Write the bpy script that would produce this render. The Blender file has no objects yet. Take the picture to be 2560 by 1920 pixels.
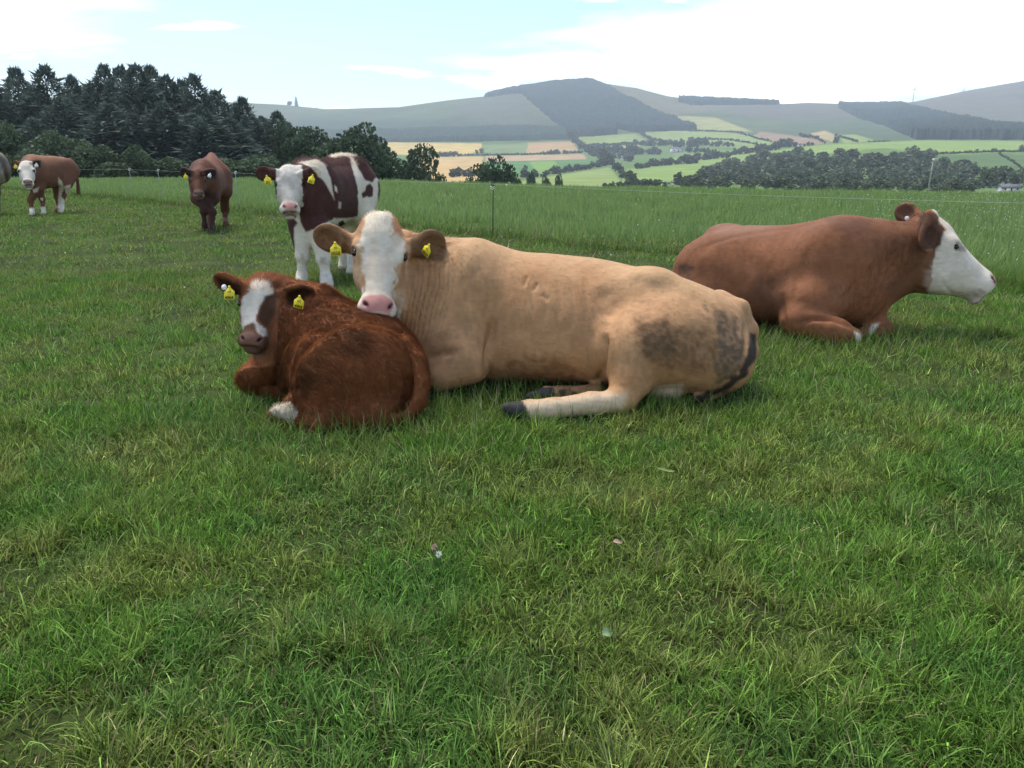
import bpy, math, random
import numpy as np
from math import radians

random.seed(7)
rng = np.random.default_rng(11)
scene = bpy.context.scene
COL = scene.collection

# ------------------------------------------------------------------ camera
CAM_H, PITCH, FPX = 1.30, radians(15.5), 2071.0      # eye height, tilt down, focal length in 2560-wide pixels
cam_data = bpy.data.cameras.new("camera")
cam_data.sensor_width = 36.0
cam_data.lens = 36.0 * FPX / 2560.0
cam_data.clip_start = 0.05
cam_data.clip_end = 20000.0
cam = bpy.data.objects.new("camera", cam_data)
cam.location = (0, 0, CAM_H)
cam.rotation_euler = (math.pi / 2 - PITCH, 0, 0)
COL.objects.link(cam)
scene.camera = cam

# ------------------------------------------------------------------ sun and sky
SUN_EL, SUN_AZ = radians(64), radians(-40)            # azimuth clockwise from +Y (north, the view direction)
world = bpy.data.worlds.new("World")
scene.world = world
world.use_nodes = True
wn, wl = world.node_tree.nodes, world.node_tree.links
wn.clear()
w_out = wn.new("ShaderNodeOutputWorld")
w_bg = wn.new("ShaderNodeBackground")
w_bg.inputs["Strength"].default_value = 0.15
w_sky = wn.new("ShaderNodeTexSky")
w_sky.sky_type = 'NISHITA'
w_sky.sun_disc = False
w_sky.sun_elevation = SUN_EL
w_sky.sun_rotation = SUN_AZ
w_sky.air_density = 1.0
w_sky.dust_density = 0.5
w_sky.ozone_density = 4.0
# clouds: broken stratus, a property of the whole sky (generated from the view direction projected on a layer)
w_tc = wn.new("ShaderNodeTexCoord")
w_sep = wn.new("ShaderNodeSeparateXYZ")
wl.new(w_tc.outputs["Generated"], w_sep.inputs[0])
w_add = wn.new("ShaderNodeMath"); w_add.operation = 'MAXIMUM'; w_add.inputs[1].default_value = 0.0
wl.new(w_sep.outputs["Z"], w_add.inputs[0])
w_add2 = wn.new("ShaderNodeMath"); w_add2.operation = 'ADD'; w_add2.inputs[1].default_value = 0.12
wl.new(w_add.outputs[0], w_add2.inputs[0])
def w_div(sock):
    d = wn.new("ShaderNodeMath"); d.operation = 'DIVIDE'
    wl.new(sock, d.inputs[0]); wl.new(w_add2.outputs[0], d.inputs[1])
    return d.outputs[0]
w_comb = wn.new("ShaderNodeCombineXYZ")
wl.new(w_div(w_sep.outputs["X"]), w_comb.inputs[0])
wl.new(w_div(w_sep.outputs["Y"]), w_comb.inputs[1])
w_map = wn.new("ShaderNodeMapping")
w_map.inputs["Location"].default_value = (1.5, 2.6, 0.0)
w_map.inputs["Scale"].default_value = (0.42, 0.60, 1.0)
wl.new(w_comb.outputs[0], w_map.inputs[0])
w_noise = wn.new("ShaderNodeTexNoise")
w_noise.inputs["Scale"].default_value = 0.62
w_noise.inputs["Detail"].default_value = 7.0
w_noise.inputs["Roughness"].default_value = 0.52
wl.new(w_map.outputs[0], w_noise.inputs["Vector"])
w_ramp = wn.new("ShaderNodeValToRGB")
w_ramp.color_ramp.elements[0].position = 0.50
w_ramp.color_ramp.elements[0].color = (0, 0, 0, 1)
w_ramp.color_ramp.elements[1].position = 0.60
w_ramp.color_ramp.elements[1].color = (1, 1, 1, 1)
wl.new(w_noise.outputs["Fac"], w_ramp.inputs[0])
w_puff = wn.new("ShaderNodeTexNoise")
w_puff.inputs["Scale"].default_value = 2.3
w_puff.inputs["Detail"].default_value = 6.0
w_puff.inputs["Roughness"].default_value = 0.5
wl.new(w_map.outputs[0], w_puff.inputs["Vector"])
w_pramp = wn.new("ShaderNodeValToRGB")
w_pramp.color_ramp.elements[0].position = 0.60
w_pramp.color_ramp.elements[0].color = (0, 0, 0, 1)
w_pramp.color_ramp.elements[1].position = 0.68
w_pramp.color_ramp.elements[1].color = (1, 1, 1, 1)
wl.new(w_puff.outputs["Fac"], w_pramp.inputs[0])
w_max = wn.new("ShaderNodeMixRGB"); w_max.blend_type = 'LIGHTEN'; w_max.inputs[0].default_value = 1.0
wl.new(w_ramp.outputs[0], w_max.inputs[1]); wl.new(w_pramp.outputs[0], w_max.inputs[2])
w_mix = wn.new("ShaderNodeMixRGB")
w_mix.inputs[2].default_value = (10.5, 10.7, 10.8, 1)
wl.new(w_max.outputs[0], w_mix.inputs[0])
wl.new(w_sky.outputs[0], w_mix.inputs[1])
wl.new(w_mix.outputs[0], w_bg.inputs[0])
wl.new(w_bg.outputs[0], w_out.inputs[0])

sun_data = bpy.data.lights.new("sun", 'SUN')
sun_data.energy = 3.3
sun_data.angle = radians(20)
sun_data.color = (1.0, 0.94, 0.84)
sun = bpy.data.objects.new("sun", sun_data)
sun.rotation_euler = (math.pi / 2 - SUN_EL, 0, -SUN_AZ + math.pi)
sun.location = (0, 0, 30)
COL.objects.link(sun)

vs = scene.view_settings
vs.view_transform = 'Standard'
vs.look = 'None'
vs.exposure = 0.62
vs.gamma = 1.0
vs.use_curve_mapping = False
scene.cycles.use_denoising = True
scene.cycles.max_bounces = 6
scene.cycles.diffuse_bounces = 3
scene.cycles.glossy_bounces = 2
scene.cycles.transmission_bounces = 2
scene.cycles.transparent_max_bounces = 4
scene.cycles.volume_bounces = 0
# ------------------------------------------------------------------ geometry helpers
CAMP = np.array([0, 0, CAM_H])
FWD = np.array([0, math.cos(PITCH), -math.sin(PITCH)])
UPV = np.array([0, math.sin(PITCH), math.cos(PITCH)])

def ray(px, py):
    return np.array([(px - 1280) / FPX, 0, 0]) + UPV * (960 - py) / FPX + FWD

def W(px, py, Y):
    """World point at depth Y (metres north of the camera) seen at a pixel of the 2560 x 1920 photograph."""
    d = ray(px, py)
    return CAMP + d * (Y / d[1])

def Gd(px, py, z=0.0):
    """Point of the pasture (height z) seen at a pixel."""
    d = ray(px, py)
    return CAMP + d * ((z - CAM_H) / d[2])

def proj(P):
    r = P - CAMP
    dep = np.maximum(r @ FWD, 1e-3)
    return 1280 + FPX * r[:, 0] / dep, 960 - FPX * (r @ UPV) / dep

def unit(v):
    v = np.asarray(v, float)
    return v / np.linalg.norm(v)

def _hash(ix, iy, iz):
    h = (ix * 374761393 + iy * 668265263 + iz * 2147483647 * 3) & 0xFFFFFFFF
    h = ((h ^ (h >> 13)) * 1274126177) & 0xFFFFFFFF
    return ((h ^ (h >> 16)) & 0xFFFF) / 65535.0

def vnoise(P, scale, seed=0):
    """Smooth value noise in 0..1 for an (n,3) or (n,2) array."""
    P = np.asarray(P, float) * scale + seed * 17.31
    if P.shape[1] == 2:
        P = np.column_stack([P, np.zeros(len(P))])
    i = np.floor(P).astype(np.int64)
    f = P - i
    f = f * f * (3 - 2 * f)
    out = np.zeros(len(P))
    for dx in (0, 1):
        for dy in (0, 1):
            for dz in (0, 1):
                w = (f[:, 0] if dx else 1 - f[:, 0]) * (f[:, 1] if dy else 1 - f[:, 1]) * (f[:, 2] if dz else 1 - f[:, 2])
                out += w * _hash(i[:, 0] + dx, i[:, 1] + dy, i[:, 2] + dz)
    return out

def fbm(P, scale, oct=4, seed=0, gain=0.5):
    out, a, t = 0, 1.0, 0.0
    for k in range(oct):
        out = out + a * vnoise(P, scale * 2 ** k, seed + k * 3)
        t += a
        a *= gain
    return out / t

def sstep(a, b, x):
    t = np.clip((x - a) / (b - a), 0, 1)
    return t * t * (3 - 2 * t)

def poly_sd(px, py, poly):
    """Signed distance in pixels to a closed polygon, positive inside."""
    poly = np.asarray(poly, float)
    d2 = np.full(len(px), 1e18)
    ins = np.zeros(len(px), bool)
    n = len(poly)
    for a in range(n):
        x0, y0 = poly[a]
        x1, y1 = poly[(a + 1) % n]
        ex, ey = x1 - x0, y1 - y0
        t = np.clip(((px - x0) * ex + (py - y0) * ey) / (ex * ex + ey * ey + 1e-9), 0, 1)
        d2 = np.minimum(d2, (px - x0 - t * ex) ** 2 + (py - y0 - t * ey) ** 2)
        c = ((y0 > py) != (y1 > py)) & (px < (x1 - x0) * (py - y0) / (y1 - y0 + 1e-12) + x0)
        ins ^= c
    d = np.sqrt(d2)
    return np.where(ins, d, -d)

def line_d(px, py, pts):
    """Distance to an open polyline and the parameter 0..1 along it."""
    pts = np.asarray(pts, float)
    d2 = np.full(len(px), 1e18)
    tt = np.zeros(len(px))
    n = len(pts) - 1
    for a in range(n):
        x0, y0 = pts[a]
        x1, y1 = pts[a + 1]
        ex, ey = x1 - x0, y1 - y0
        t = np.clip(((px - x0) * ex + (py - y0) * ey) / (ex * ex + ey * ey + 1e-9), 0, 1)
        q = (px - x0 - t * ex) ** 2 + (py - y0 - t * ey) ** 2
        m = q < d2
        d2[m] = q[m]
        tt[m] = (a + t[m]) / n
    return np.sqrt(d2), tt

# ------------------------------------------------------------------ mesh objects
def mesh_from(name, verts, faces, mat=None, smooth=True, cols=None, normals=None):
    """faces: (n,3) or (n,4) integer array, or a list of both."""
    me = bpy.data.meshes.new(name)
    verts = np.asarray(verts, np.float32)
    groups = faces if isinstance(faces, list) else [faces]
    groups = [np.asarray(g, np.int32) for g in groups if len(g)]
    me.vertices.add(len(verts))
    me.vertices.foreach_set("co", verts.ravel())
    idx = np.concatenate([g.ravel() for g in groups])
    tot = np.concatenate([np.full(len(g), g.shape[1], np.int32) for g in groups])
    st = np.concatenate([[0], np.cumsum(tot)[:-1]]).astype(np.int32)
    me.loops.add(len(idx))
    me.loops.foreach_set("vertex_index", idx)
    me.polygons.add(len(tot))
    me.polygons.foreach_set("loop_start", st)
    me.polygons.foreach_set("loop_total", tot)
    if smooth:
        me.polygons.foreach_set("use_smooth", np.ones(len(tot), bool))
    me.update(calc_edges=True)
    if cols is not None:
        at = me.color_attributes.new("Col", 'FLOAT_COLOR', 'POINT')
        c = np.ones((len(verts), 4), np.float32)
        c[:, :3] = cols
        at.data.foreach_set("color", c.ravel())
    if normals is not None:
        me.normals_split_custom_set_from_vertices(np.asarray(normals, np.float32))
    if mat is not None:
        me.materials.append(mat)
    return me

def link(name, data, parent=None, loc=None, **props):
    o = bpy.data.objects.new(name, data)
    COL.objects.link(o)
    if parent is not None:
        o.parent = parent
    if loc is not None:
        o.location = loc
    for k, v in props.items():
        if v is not None:
            o[k] = v
    return o

def thing(name, label, category, loc=(0, 0, 0), group=None):
    return link(name, None, None, loc, label=label, category=category, group=group)

def tube(path, radii, sides=8, caps=True):
    """Tapered tube along a path; returns verts, list of face arrays."""
    path = np.asarray(path, float)
    radii = np.broadcast_to(np.asarray(radii, float), (len(path),))
    V, n = [], len(path)
    tang = np.gradient(path, axis=0)
    ref = np.array([0, 0, 1.0]) if abs(unit(tang[0])[2]) < 0.9 else np.array([1.0, 0, 0])
    s = unit(np.cross(tang[0], ref))
    ang = np.arange(sides) * 2 * math.pi / sides
    for i in range(n):
        t = unit(tang[i])
        s = unit(s - t * (s @ t))
        b = np.cross(t, s)
        V.append(path[i] + radii[i] * (np.cos(ang)[:, None] * s + np.sin(ang)[:, None] * b))
    V = np.concatenate(V)
    q = []
    for i in range(n - 1):
        for k in range(sides):
            k2 = (k + 1) % sides
            q.append((i * sides + k, i * sides + k2, (i + 1) * sides + k2, (i + 1) * sides + k))
    tri = []
    if caps:
        V = np.vstack([V, path[0], path[-1]])
        a, b = len(V) - 2, len(V) - 1
        for k in range(sides):
            k2 = (k + 1) % sides
            tri.append((a, k2, k))
            tri.append((b, (n - 1) * sides + k, (n - 1) * sides + k2))
    return V, [np.array(q), np.array(tri, int).reshape(-1, 3)]

def uv_sphere(c, r, seg=16, rings=10):
    V, q = [], []
    for i in range(rings + 1):
        th = math.pi * i / rings
        for j in range(seg):
            a = 2 * math.pi * j / seg
            V.append((math.sin(th) * math.cos(a), math.sin(th) * math.sin(a), math.cos(th)))
    for i in range(rings):
        for j in range(seg):
            j2 = (j + 1) % seg
            q.append((i * seg + j, (i + 1) * seg + j, (i + 1) * seg + j2, i * seg + j2))
    return np.asarray(c) + np.array(V) * r, np.array(q)

class MB:
    """Collects shapes into one mesh."""
    def __init__(self):
        self.v, self.q, self.t, self.n = [], [], [], 0
    def add(self, verts, faces):
        verts = np.asarray(verts, float)
        for g in (faces if isinstance(faces, list) else [faces]):
            g = np.asarray(g, int)
            if len(g) == 0:
                continue
            (self.q if g.shape[1] == 4 else self.t).append(g + self.n)
        self.v.append(verts)
        self.n += len(verts)
        return self
    def box(self, lo, hi):
        lo, hi = np.array(lo, float), np.array(hi, float)
        v = np.array([[x, y, z] for z in (lo[2], hi[2]) for y in (lo[1], hi[1]) for x in (lo[0], hi[0])])
        f = np.array([(0, 2, 3, 1), (4, 5, 7, 6), (0, 1, 5, 4), (2, 6, 7, 3), (0, 4, 6, 2), (1, 3, 7, 5)])
        return self.add(v, f)
    def tube(self, path, radii, sides=8):
        return self.add(*tube(path, radii, sides))
    def mesh(self, name, mat, smooth=False):
        f = []
        if self.q:
            f.append(np.concatenate(self.q))
        if self.t:
            f.append(np.concatenate(self.t))
        return mesh_from(name, np.concatenate(self.v), f, mat, smooth)

# ------------------------------------------------------------------ materials
def mat_base(name, rough=0.7, spec=0.3):
    m = bpy.data.materials.new(name)
    m.use_nodes = True
    n, l = m.node_tree.nodes, m.node_tree.links
    b = n["Principled BSDF"]
    b.inputs["Roughness"].default_value = rough
    b.inputs["Specular IOR Level"].default_value = spec
    return m, n, l, b

def mat_plain(name, col, rough=0.6, spec=0.3, var=0.12, scale=30.0, bump=0.0, metal=0.0):
    """One colour with a little procedural variation and relief."""
    m, n, l, b = mat_base(name, rough, spec)
    tc = n.new("ShaderNodeTexCoord")
    no = n.new("ShaderNodeTexNoise")
    no.inputs["Scale"].default_value = scale
    no.inputs["Detail"].default_value = 4
    l.new(tc.outputs["Object"], no.inputs["Vector"])
    mr = n.new("ShaderNodeMapRange")
    mr.inputs[3].default_value = 1 - var * 2
    mr.inputs[4].default_value = 1 + var * 2
    l.new(no.outputs["Fac"], mr.inputs[0])
    vm = n.new("ShaderNodeVectorMath"); vm.operation = 'SCALE'
    vm.inputs[0].default_value = col
    l.new(mr.outputs[0], vm.inputs["Scale"])
    l.new(vm.outputs[0], b.inputs["Base Color"])
    b.inputs["Metallic"].default_value = metal
    if bump:
        bu = n.new("ShaderNodeBump")
        bu.inputs["Strength"].default_value = bump
        bu.inputs["Distance"].default_value = 0.02
        l.new(no.outputs["Fac"], bu.inputs["Height"])
        l.new(bu.outputs[0], b.inputs["Normal"])
    return m

def mat_attr(name, rough=0.8, spec=0.15, var=0.15, scale=40.0, stretch=(1, 1, 1), bump=0.0, bdist=0.01, trans=0.0, backface=None):
    """Colour from the mesh's Col attribute, varied by object-space noise."""
    m, n, l, b = mat_base(name, rough, spec)
    at = n.new("ShaderNodeAttribute"); at.attribute_name = "Col"
    tc = n.new("ShaderNodeTexCoord")
    mp = n.new("ShaderNodeMapping"); mp.inputs["Scale"].default_value = stretch
    l.new(tc.outputs["Object"], mp.inputs[0])
    no = n.new("ShaderNodeTexNoise")
    no.inputs["Scale"].default_value = scale
    no.inputs["Detail"].default_value = 5
    l.new(mp.outputs[0], no.inputs["Vector"])
    mr = n.new("ShaderNodeMapRange")
    mr.inputs[1].default_value = 0.25
    mr.inputs[2].default_value = 0.75
    mr.inputs[3].default_value = 1 - var
    mr.inputs[4].default_value = 1 + var
    l.new(no.outputs["Fac"], mr.inputs[0])
    vm = n.new("ShaderNodeVectorMath"); vm.operation = 'SCALE'
    l.new(at.outputs["Color"], vm.inputs[0])
    l.new(mr.outputs[0], vm.inputs["Scale"])
    l.new(vm.outputs[0], b.inputs["Base Color"])
    if bump:
        bu = n.new("ShaderNodeBump")
        bu.inputs["Strength"].default_value = bump
        bu.inputs["Distance"].default_value = bdist
        l.new(no.outputs["Fac"], bu.inputs["Height"])
        l.new(bu.outputs[0], b.inputs["Normal"])
    if trans:
        tr = n.new("ShaderNodeBsdfTranslucent")
        l.new(vm.outputs[0], tr.inputs[0])
        mx = n.new("ShaderNodeMixShader"); mx.inputs[0].default_value = trans
        l.new(b.outputs[0], mx.inputs[1]); l.new(tr.outputs[0], mx.inputs[2])
        l.new(mx.outputs[0], n["Material Output"].inputs[0])
    return m
# ------------------------------------------------------------------ lie of the land
def pz(Y, py):
    """Height seen at pixel row py at depth Y."""
    q = (960 - np.asarray(py, float)) / FPX
    return CAM_H + Y * (q * math.cos(PITCH) - math.sin(PITCH)) / (math.cos(PITCH) + q * math.sin(PITCH))

RIDGE = np.array([(-2600, 300), (-1200, 262), (-400, 250), (0, 246), (574, 255), (719, 262), (820, 273), (1000, 268), (1120, 251), (1211, 241), (1260, 229), (1350, 213), (1458, 204),
                  (1500, 208), (1584, 220), (1660, 240), (1740, 252), (1948, 260), (2009, 257), (2200, 263), (2271, 254), (2404, 225), (2560, 197), (2750, 176), (3100, 190), (3800, 240), (5200, 300)], float)
KY = np.array([472, 462, 438, 410, 385, 352], float)
KL = np.array([300, 420, 700, 1100, 1500, 1900], float)
KR = np.array([300, 400, 500, 620, 800, 1300], float)
R_RIDGE = 3000.0

def u_of_px(px):
    return (np.asarray(px, float) - 1280) / FPX * math.cos(PITCH)

def brow(u):
    return np.interp(u, [-1.2, -.62, -.25, -.12, 0, .3, .62, 1.2], [40, 39, 38.5, 35, 30, 25, 22, 18])

def fence_s(x, y):
    """Signed distance beyond the fence line (positive: the ungrazed field)."""
    p0, p1 = FENCE_A, FENCE_B
    e = (p1 - p0) / np.linalg.norm(p1 - p0)
    return (x - p0[0]) * -e[1] + (y - p0[1]) * e[0]

FENCE_A = Gd(1232, 588)[:2]                       # the thin post in mid field
FENCE_B = Gd(2560, 716)[:2]                       # where the wire leaves the picture

def land(x, y):
    """Height of the ground anywhere in front of the camera."""
    x, y = np.asarray(x, float), np.asarray(y, float)
    yy = np.maximum(y, 1.0)
    u = np.clip(x / yy, -2.5, 2.5)
    b = brow(u)
    s = np.maximum(y - b, 0)
    # pasture: gently uneven, rolling over at the brow
    P = np.stack([x.ravel(), y.ravel()], 1)
    near = ((fbm(P, .35, 2, 3) - .5) * .05 + (fbm(P, 1.6, 2, 5) - .5) * .03).reshape(x.shape) * sstep(0, 3, np.abs(y) + 1)
    steep = np.interp(u, [-.6, -.2, 0, .6], [.032, .035, .075, .075])
    roll = -steep * np.where(s < 20, s * s / 40, s - 10)
    # valley and hills from their outlines
    w = sstep(.12, .42, u)
    kr = [KL[i] * (1 - w) + KR[i] * w for i in range(6)]
    ridge = np.interp(u / math.cos(PITCH) * FPX + 1280, RIDGE[:, 0], RIDGE[:, 1])
    rs = [np.full_like(u, 120.0)] + kr + [kr[5] + (R_RIDGE - kr[5]) * .40, np.full_like(u, R_RIDGE), np.full_like(u, 3700.), np.full_like(u, 6000.)]
    foot = KY[5]
    zs = [np.full_like(u, -6.5)] + [pz(kr[i], KY[i]) for i in range(6)]
    zs += [pz(rs[7], foot + (ridge - foot) * .40), pz(R_RIDGE, ridge), pz(R_RIDGE, ridge) * .75, pz(R_RIDGE, ridge) * .2]
    z = np.where(y < 120, roll, zs[-1])
    t0 = sstep(60, 125, y)
    for i in range(len(rs) - 1):
        m = (y >= rs[i]) & (y < rs[i + 1])
        t = (y - rs[i]) / (rs[i + 1] - rs[i])
        z = np.where(m, zs[i] + (zs[i + 1] - zs[i]) * t, z)
    z = np.where(y < 125, roll * (1 - t0) + np.where(y >= 120, z, -6.5) * t0, z)
    big = ((fbm(P, 1 / 300., 4, 8) - .5) * 22).reshape(x.shape) * sstep(1500, 2300, y) + ((fbm(P, 1 / 90., 3, 9) - .5) * 3).reshape(x.shape) * sstep(250, 600, y)
    big = big * (1 - sstep(2850, 3000, y))
    return z + big + near * (1 - sstep(20, 60, y))

def onland(px, py):
    """Point of the far land seen at a photograph pixel (first hit along the ray)."""
    d = ray(px, py)
    Y = np.concatenate([np.linspace(130, 700, 300), np.linspace(702, 3200, 700)])
    P = CAMP[None] + d[None] * (Y / d[1])[:, None]
    g = land(P[:, 0], P[:, 1])
    hit = np.nonzero(P[:, 2] <= g)[0]
    i = hit[0] if len(hit) else len(Y) - 1
    return np.array([P[i, 0], P[i, 1], g[i]])

# pasture sheet: fine near the camera, reaching over the brow
us = np.tan(np.linspace(-1.25, 1.25, 161))
ys = np.concatenate([np.linspace(.4, 12, 70), np.linspace(12.4, 62, 90)])
gx, gy = np.meshgrid(us, ys)
X = gx * (gy + 2.0); Y = gy
back = np.linspace(-25, .2, 12)
gx2, gy2 = np.meshgrid(us, back)
X2 = gx2 * (np.abs(gy2) * .4 + 2.4)
X = np.vstack([X2, X]); Y = np.vstack([gy2, Y])
Z = land(X, Y)
ny, nx = X.shape
idx = np.arange(ny * nx).reshape(ny, nx)
Fq = np.stack([idx[:-1, :-1], idx[:-1, 1:], idx[1:, 1:], idx[1:, :-1]], -1).reshape(-1, 4)
m, n_, l_, b_ = mat_base("pasture_soil", .95, .1)
tc = n_.new("ShaderNodeTexCoord")
n1 = n_.new("ShaderNodeTexNoise"); n1.inputs["Scale"].default_value = 1.3; n1.inputs["Detail"].default_value = 8
n2 = n_.new("ShaderNodeTexNoise"); n2.inputs["Scale"].default_value = 60; n2.inputs["Detail"].default_value = 5
l_.new(tc.outputs["Object"], n1.inputs["Vector"]); l_.new(tc.outputs["Object"], n2.inputs["Vector"])
r1 = n_.new("ShaderNodeValToRGB")
r1.color_ramp.elements[0].position = .35; r1.color_ramp.elements[0].color = (.046, .054, .018, 1)
r1.color_ramp.elements[1].position = .65; r1.color_ramp.elements[1].color = (.095, .140, .032, 1)
l_.new(n1.outputs["Fac"], r1.inputs[0])
mx = n_.new("ShaderNodeMixRGB"); mx.blend_type = 'MULTIPLY'; mx.inputs[0].default_value = .7
l_.new(r1.outputs[0], mx.inputs[1]); l_.new(n2.outputs["Color"], mx.inputs[2])
l_.new(mx.outputs[0], b_.inputs["Base Color"])
bu = n_.new("ShaderNodeBump"); bu.inputs["Strength"].default_value = .8; bu.inputs["Distance"].default_value = .03
l_.new(n2.outputs["Fac"], bu.inputs["Height"]); l_.new(bu.outputs[0], b_.inputs["Normal"])
SOIL = m
link("pasture_ground", mesh_from("pasture_ground", np.stack([X, Y, Z], -1).reshape(-1, 3), Fq, SOIL), kind="structure")

# valley and hills sheet
pxs = np.concatenate([np.linspace(-2600, -100, 60), np.linspace(-90, 2650, 620), np.linspace(2660, 5200, 60)])
us = u_of_px(pxs)
t_ = np.concatenate([np.linspace(58, 290, 14), np.linspace(300, 1300, 90), np.linspace(1310, 3000, 110), np.linspace(3060, 6000, 14)])
U, Y = np.meshgrid(us, t_)
X = U * Y
Z = land(X, Y) - np.where(Y < 64, .6, 0)
V = np.stack([X, Y, Z], -1).reshape(-1, 3)
ny, nx = X.shape
idx = np.arange(ny * nx).reshape(ny, nx)
Fq = np.stack([idx[:-1, :-1], idx[:-1, 1:], idx[1:, 1:], idx[1:, :-1]], -1).reshape(-1, 4)
px, py = proj(V)
P2 = V[:, :2]
C = np.tile(np.array([.105, .165, .050]), (len(V), 1))
hill = sstep(358, 346, py + (fbm(P2, 1 / 120., 3, 4) - .5) * 8) * (V[:, 1] > 1200)
heath = np.array([.078, .104, .046])[None] * (0.55 + .9 * fbm(P2, 1 / 110., 5, 6, .62))[:, None]
C = C * (1 - hill[:, None]) + heath * hill[:, None]
def region(poly, col, soft=1.5, noise=2.0, op=1.0):
    global C
    sd = poly_sd(px, py, poly) + (fbm(P2, 1 / 40., 3, 12) - .5) * 2 * noise
    w = sstep(-soft, soft, sd) * op * (V[:, 1] < 3010)
    C = C * (1 - w[:, None]) + np.array(col)[None] * w[:, None]
GREEN, PALE, BRIGHT, WHEAT, STUB = (.115, .185, .050), (.20, .255, .080), (.16, .26, .060), (.46, .34, .115), (.36, .24, .115)
# hill sides
region([(500, 300), (900, 296), (1150, 300), (1400, 312), (1440, 350), (900, 362), (500, 362)], (.040, .062, .034), 10, 8, .9)
region([(1200, 243), (1299, 229), (1335, 270), (1242, 283), (1128, 280)], (.095, .098, .066), 3, 4, .8)
region([(1150, 285), (1330, 272), (1390, 315), (1240, 318)], (.080, .092, .060), 8, 6, .7)
for a in range(7):
    x0 = 1165 + a * 26
    region([(x0, 288), (x0 + 3, 288), (x0 + 14 + a, 316), (x0 + 11 + a, 316)], (.12, .12, .09), 1.5, 1, .5)
region([(1492, 207), (1584, 219), (1660, 240), (1740, 253), (1860, 266), (1740, 282), (1663, 288), (1560, 245)], (.135, .125, .078), 4, 4, .9)
region([(1860, 262), (2060, 258), (2140, 285), (2149, 296), (1960, 300), (1800, 285)], (.115, .100, .080), 6, 6, .8)
region([(1960, 300), (2149, 296), (2290, 347), (1960, 345)], (.075, .105, .060), 6, 4, .8)
region([(2271, 256), (2404, 225), (2560, 197), (3200, 180), (3200, 330), (2560, 326), (2480, 314), (2340, 280)], (.125, .122, .098), 5, 5, .95)
# fields
F_ = [([(960, 355), (1204, 358), (1206, 378), (1143, 391), (960, 386)], WHEAT), ([(1050, 393), (1208, 391), (1203, 431), (1200, 455), (1040, 458)], (.44, .30, .125)),
      ([(1208, 363), (1322, 357), (1314, 385), (1266, 387), (1215, 380)], (.15, .20, .08)), ([(1322, 357), (1428, 353), (1447, 379), (1270, 388), (1314, 385)], STUB),
      ([(1215, 390), (1458, 385), (1468, 398), (1215, 404)], (.36, .25, .14)), ([(1215, 405), (1504, 398), (1523, 404), (1356, 438), (1215, 442)], (.085, .175, .055)),
      ([(1322, 405), (1386, 402), (1400, 424), (1352, 438), (1335, 420)], BRIGHT), ([(1300, 452), (1523, 419), (1560, 462), (1348, 478), (1290, 470)], PALE),
      ([(1441, 342), (1591, 334), (1622, 353), (1470, 362)], PALE), ([(1599, 332), (1740, 323), (1900, 340), (1980, 355), (1880, 372), (1680, 358)], PALE),
      ([(1470, 368), (1600, 362), (1595, 370), (1492, 376)], (.26, .24, .10)),
      ([(1568, 423), (1720, 404), (1826, 387), (2062, 362), (2290, 351), (2700, 353), (2700, 377), (2328, 386), (2214, 370), (2062, 385), (1910, 396), (1853, 412), (1720, 438), (1640, 470), (1553, 460)], (.185, .26, .07)),
      ([(1640, 402), (1740, 385), (1740, 395), (1640, 412)], BRIGHT), ([(1680, 380), (1830, 376), (1830, 390), (1690, 396)], (.14, .2, .07)),
      ([(2335, 389), (2502, 383), (2720, 408), (2720, 470), (2441, 470), (2365, 440)], (.085, .135, .050)),
      ([(1663, 291), (1720, 290), (1788, 294), (1883, 330), (1740, 323), (1700, 318)], (.27, .27, .10)), ([(1898, 328), (2009, 343), (2081, 358), (1986, 366), (1887, 340)], (.24, .17, .115)),
      ([(2024, 334), (2062, 326), (2088, 338), (2085, 355), (2035, 342)], (.33, .26, .13)), ([(2095, 338), (2140, 336), (2190, 352), (2110, 358)], PALE)]
for poly, col in F_:
    region(poly, col, 1.2, .8)
C *= (0.80 + .4 * fbm(P2, 1 / 30., 4, 15))[:, None]
LAND_MAT = mat_attr("far_land", .95, .05, .16, .05, (1, 1, 1), .3, 1.0)
link("valley_and_hills", mesh_from("valley_and_hills", V, Fq, LAND_MAT, True, C), kind="structure")

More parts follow.
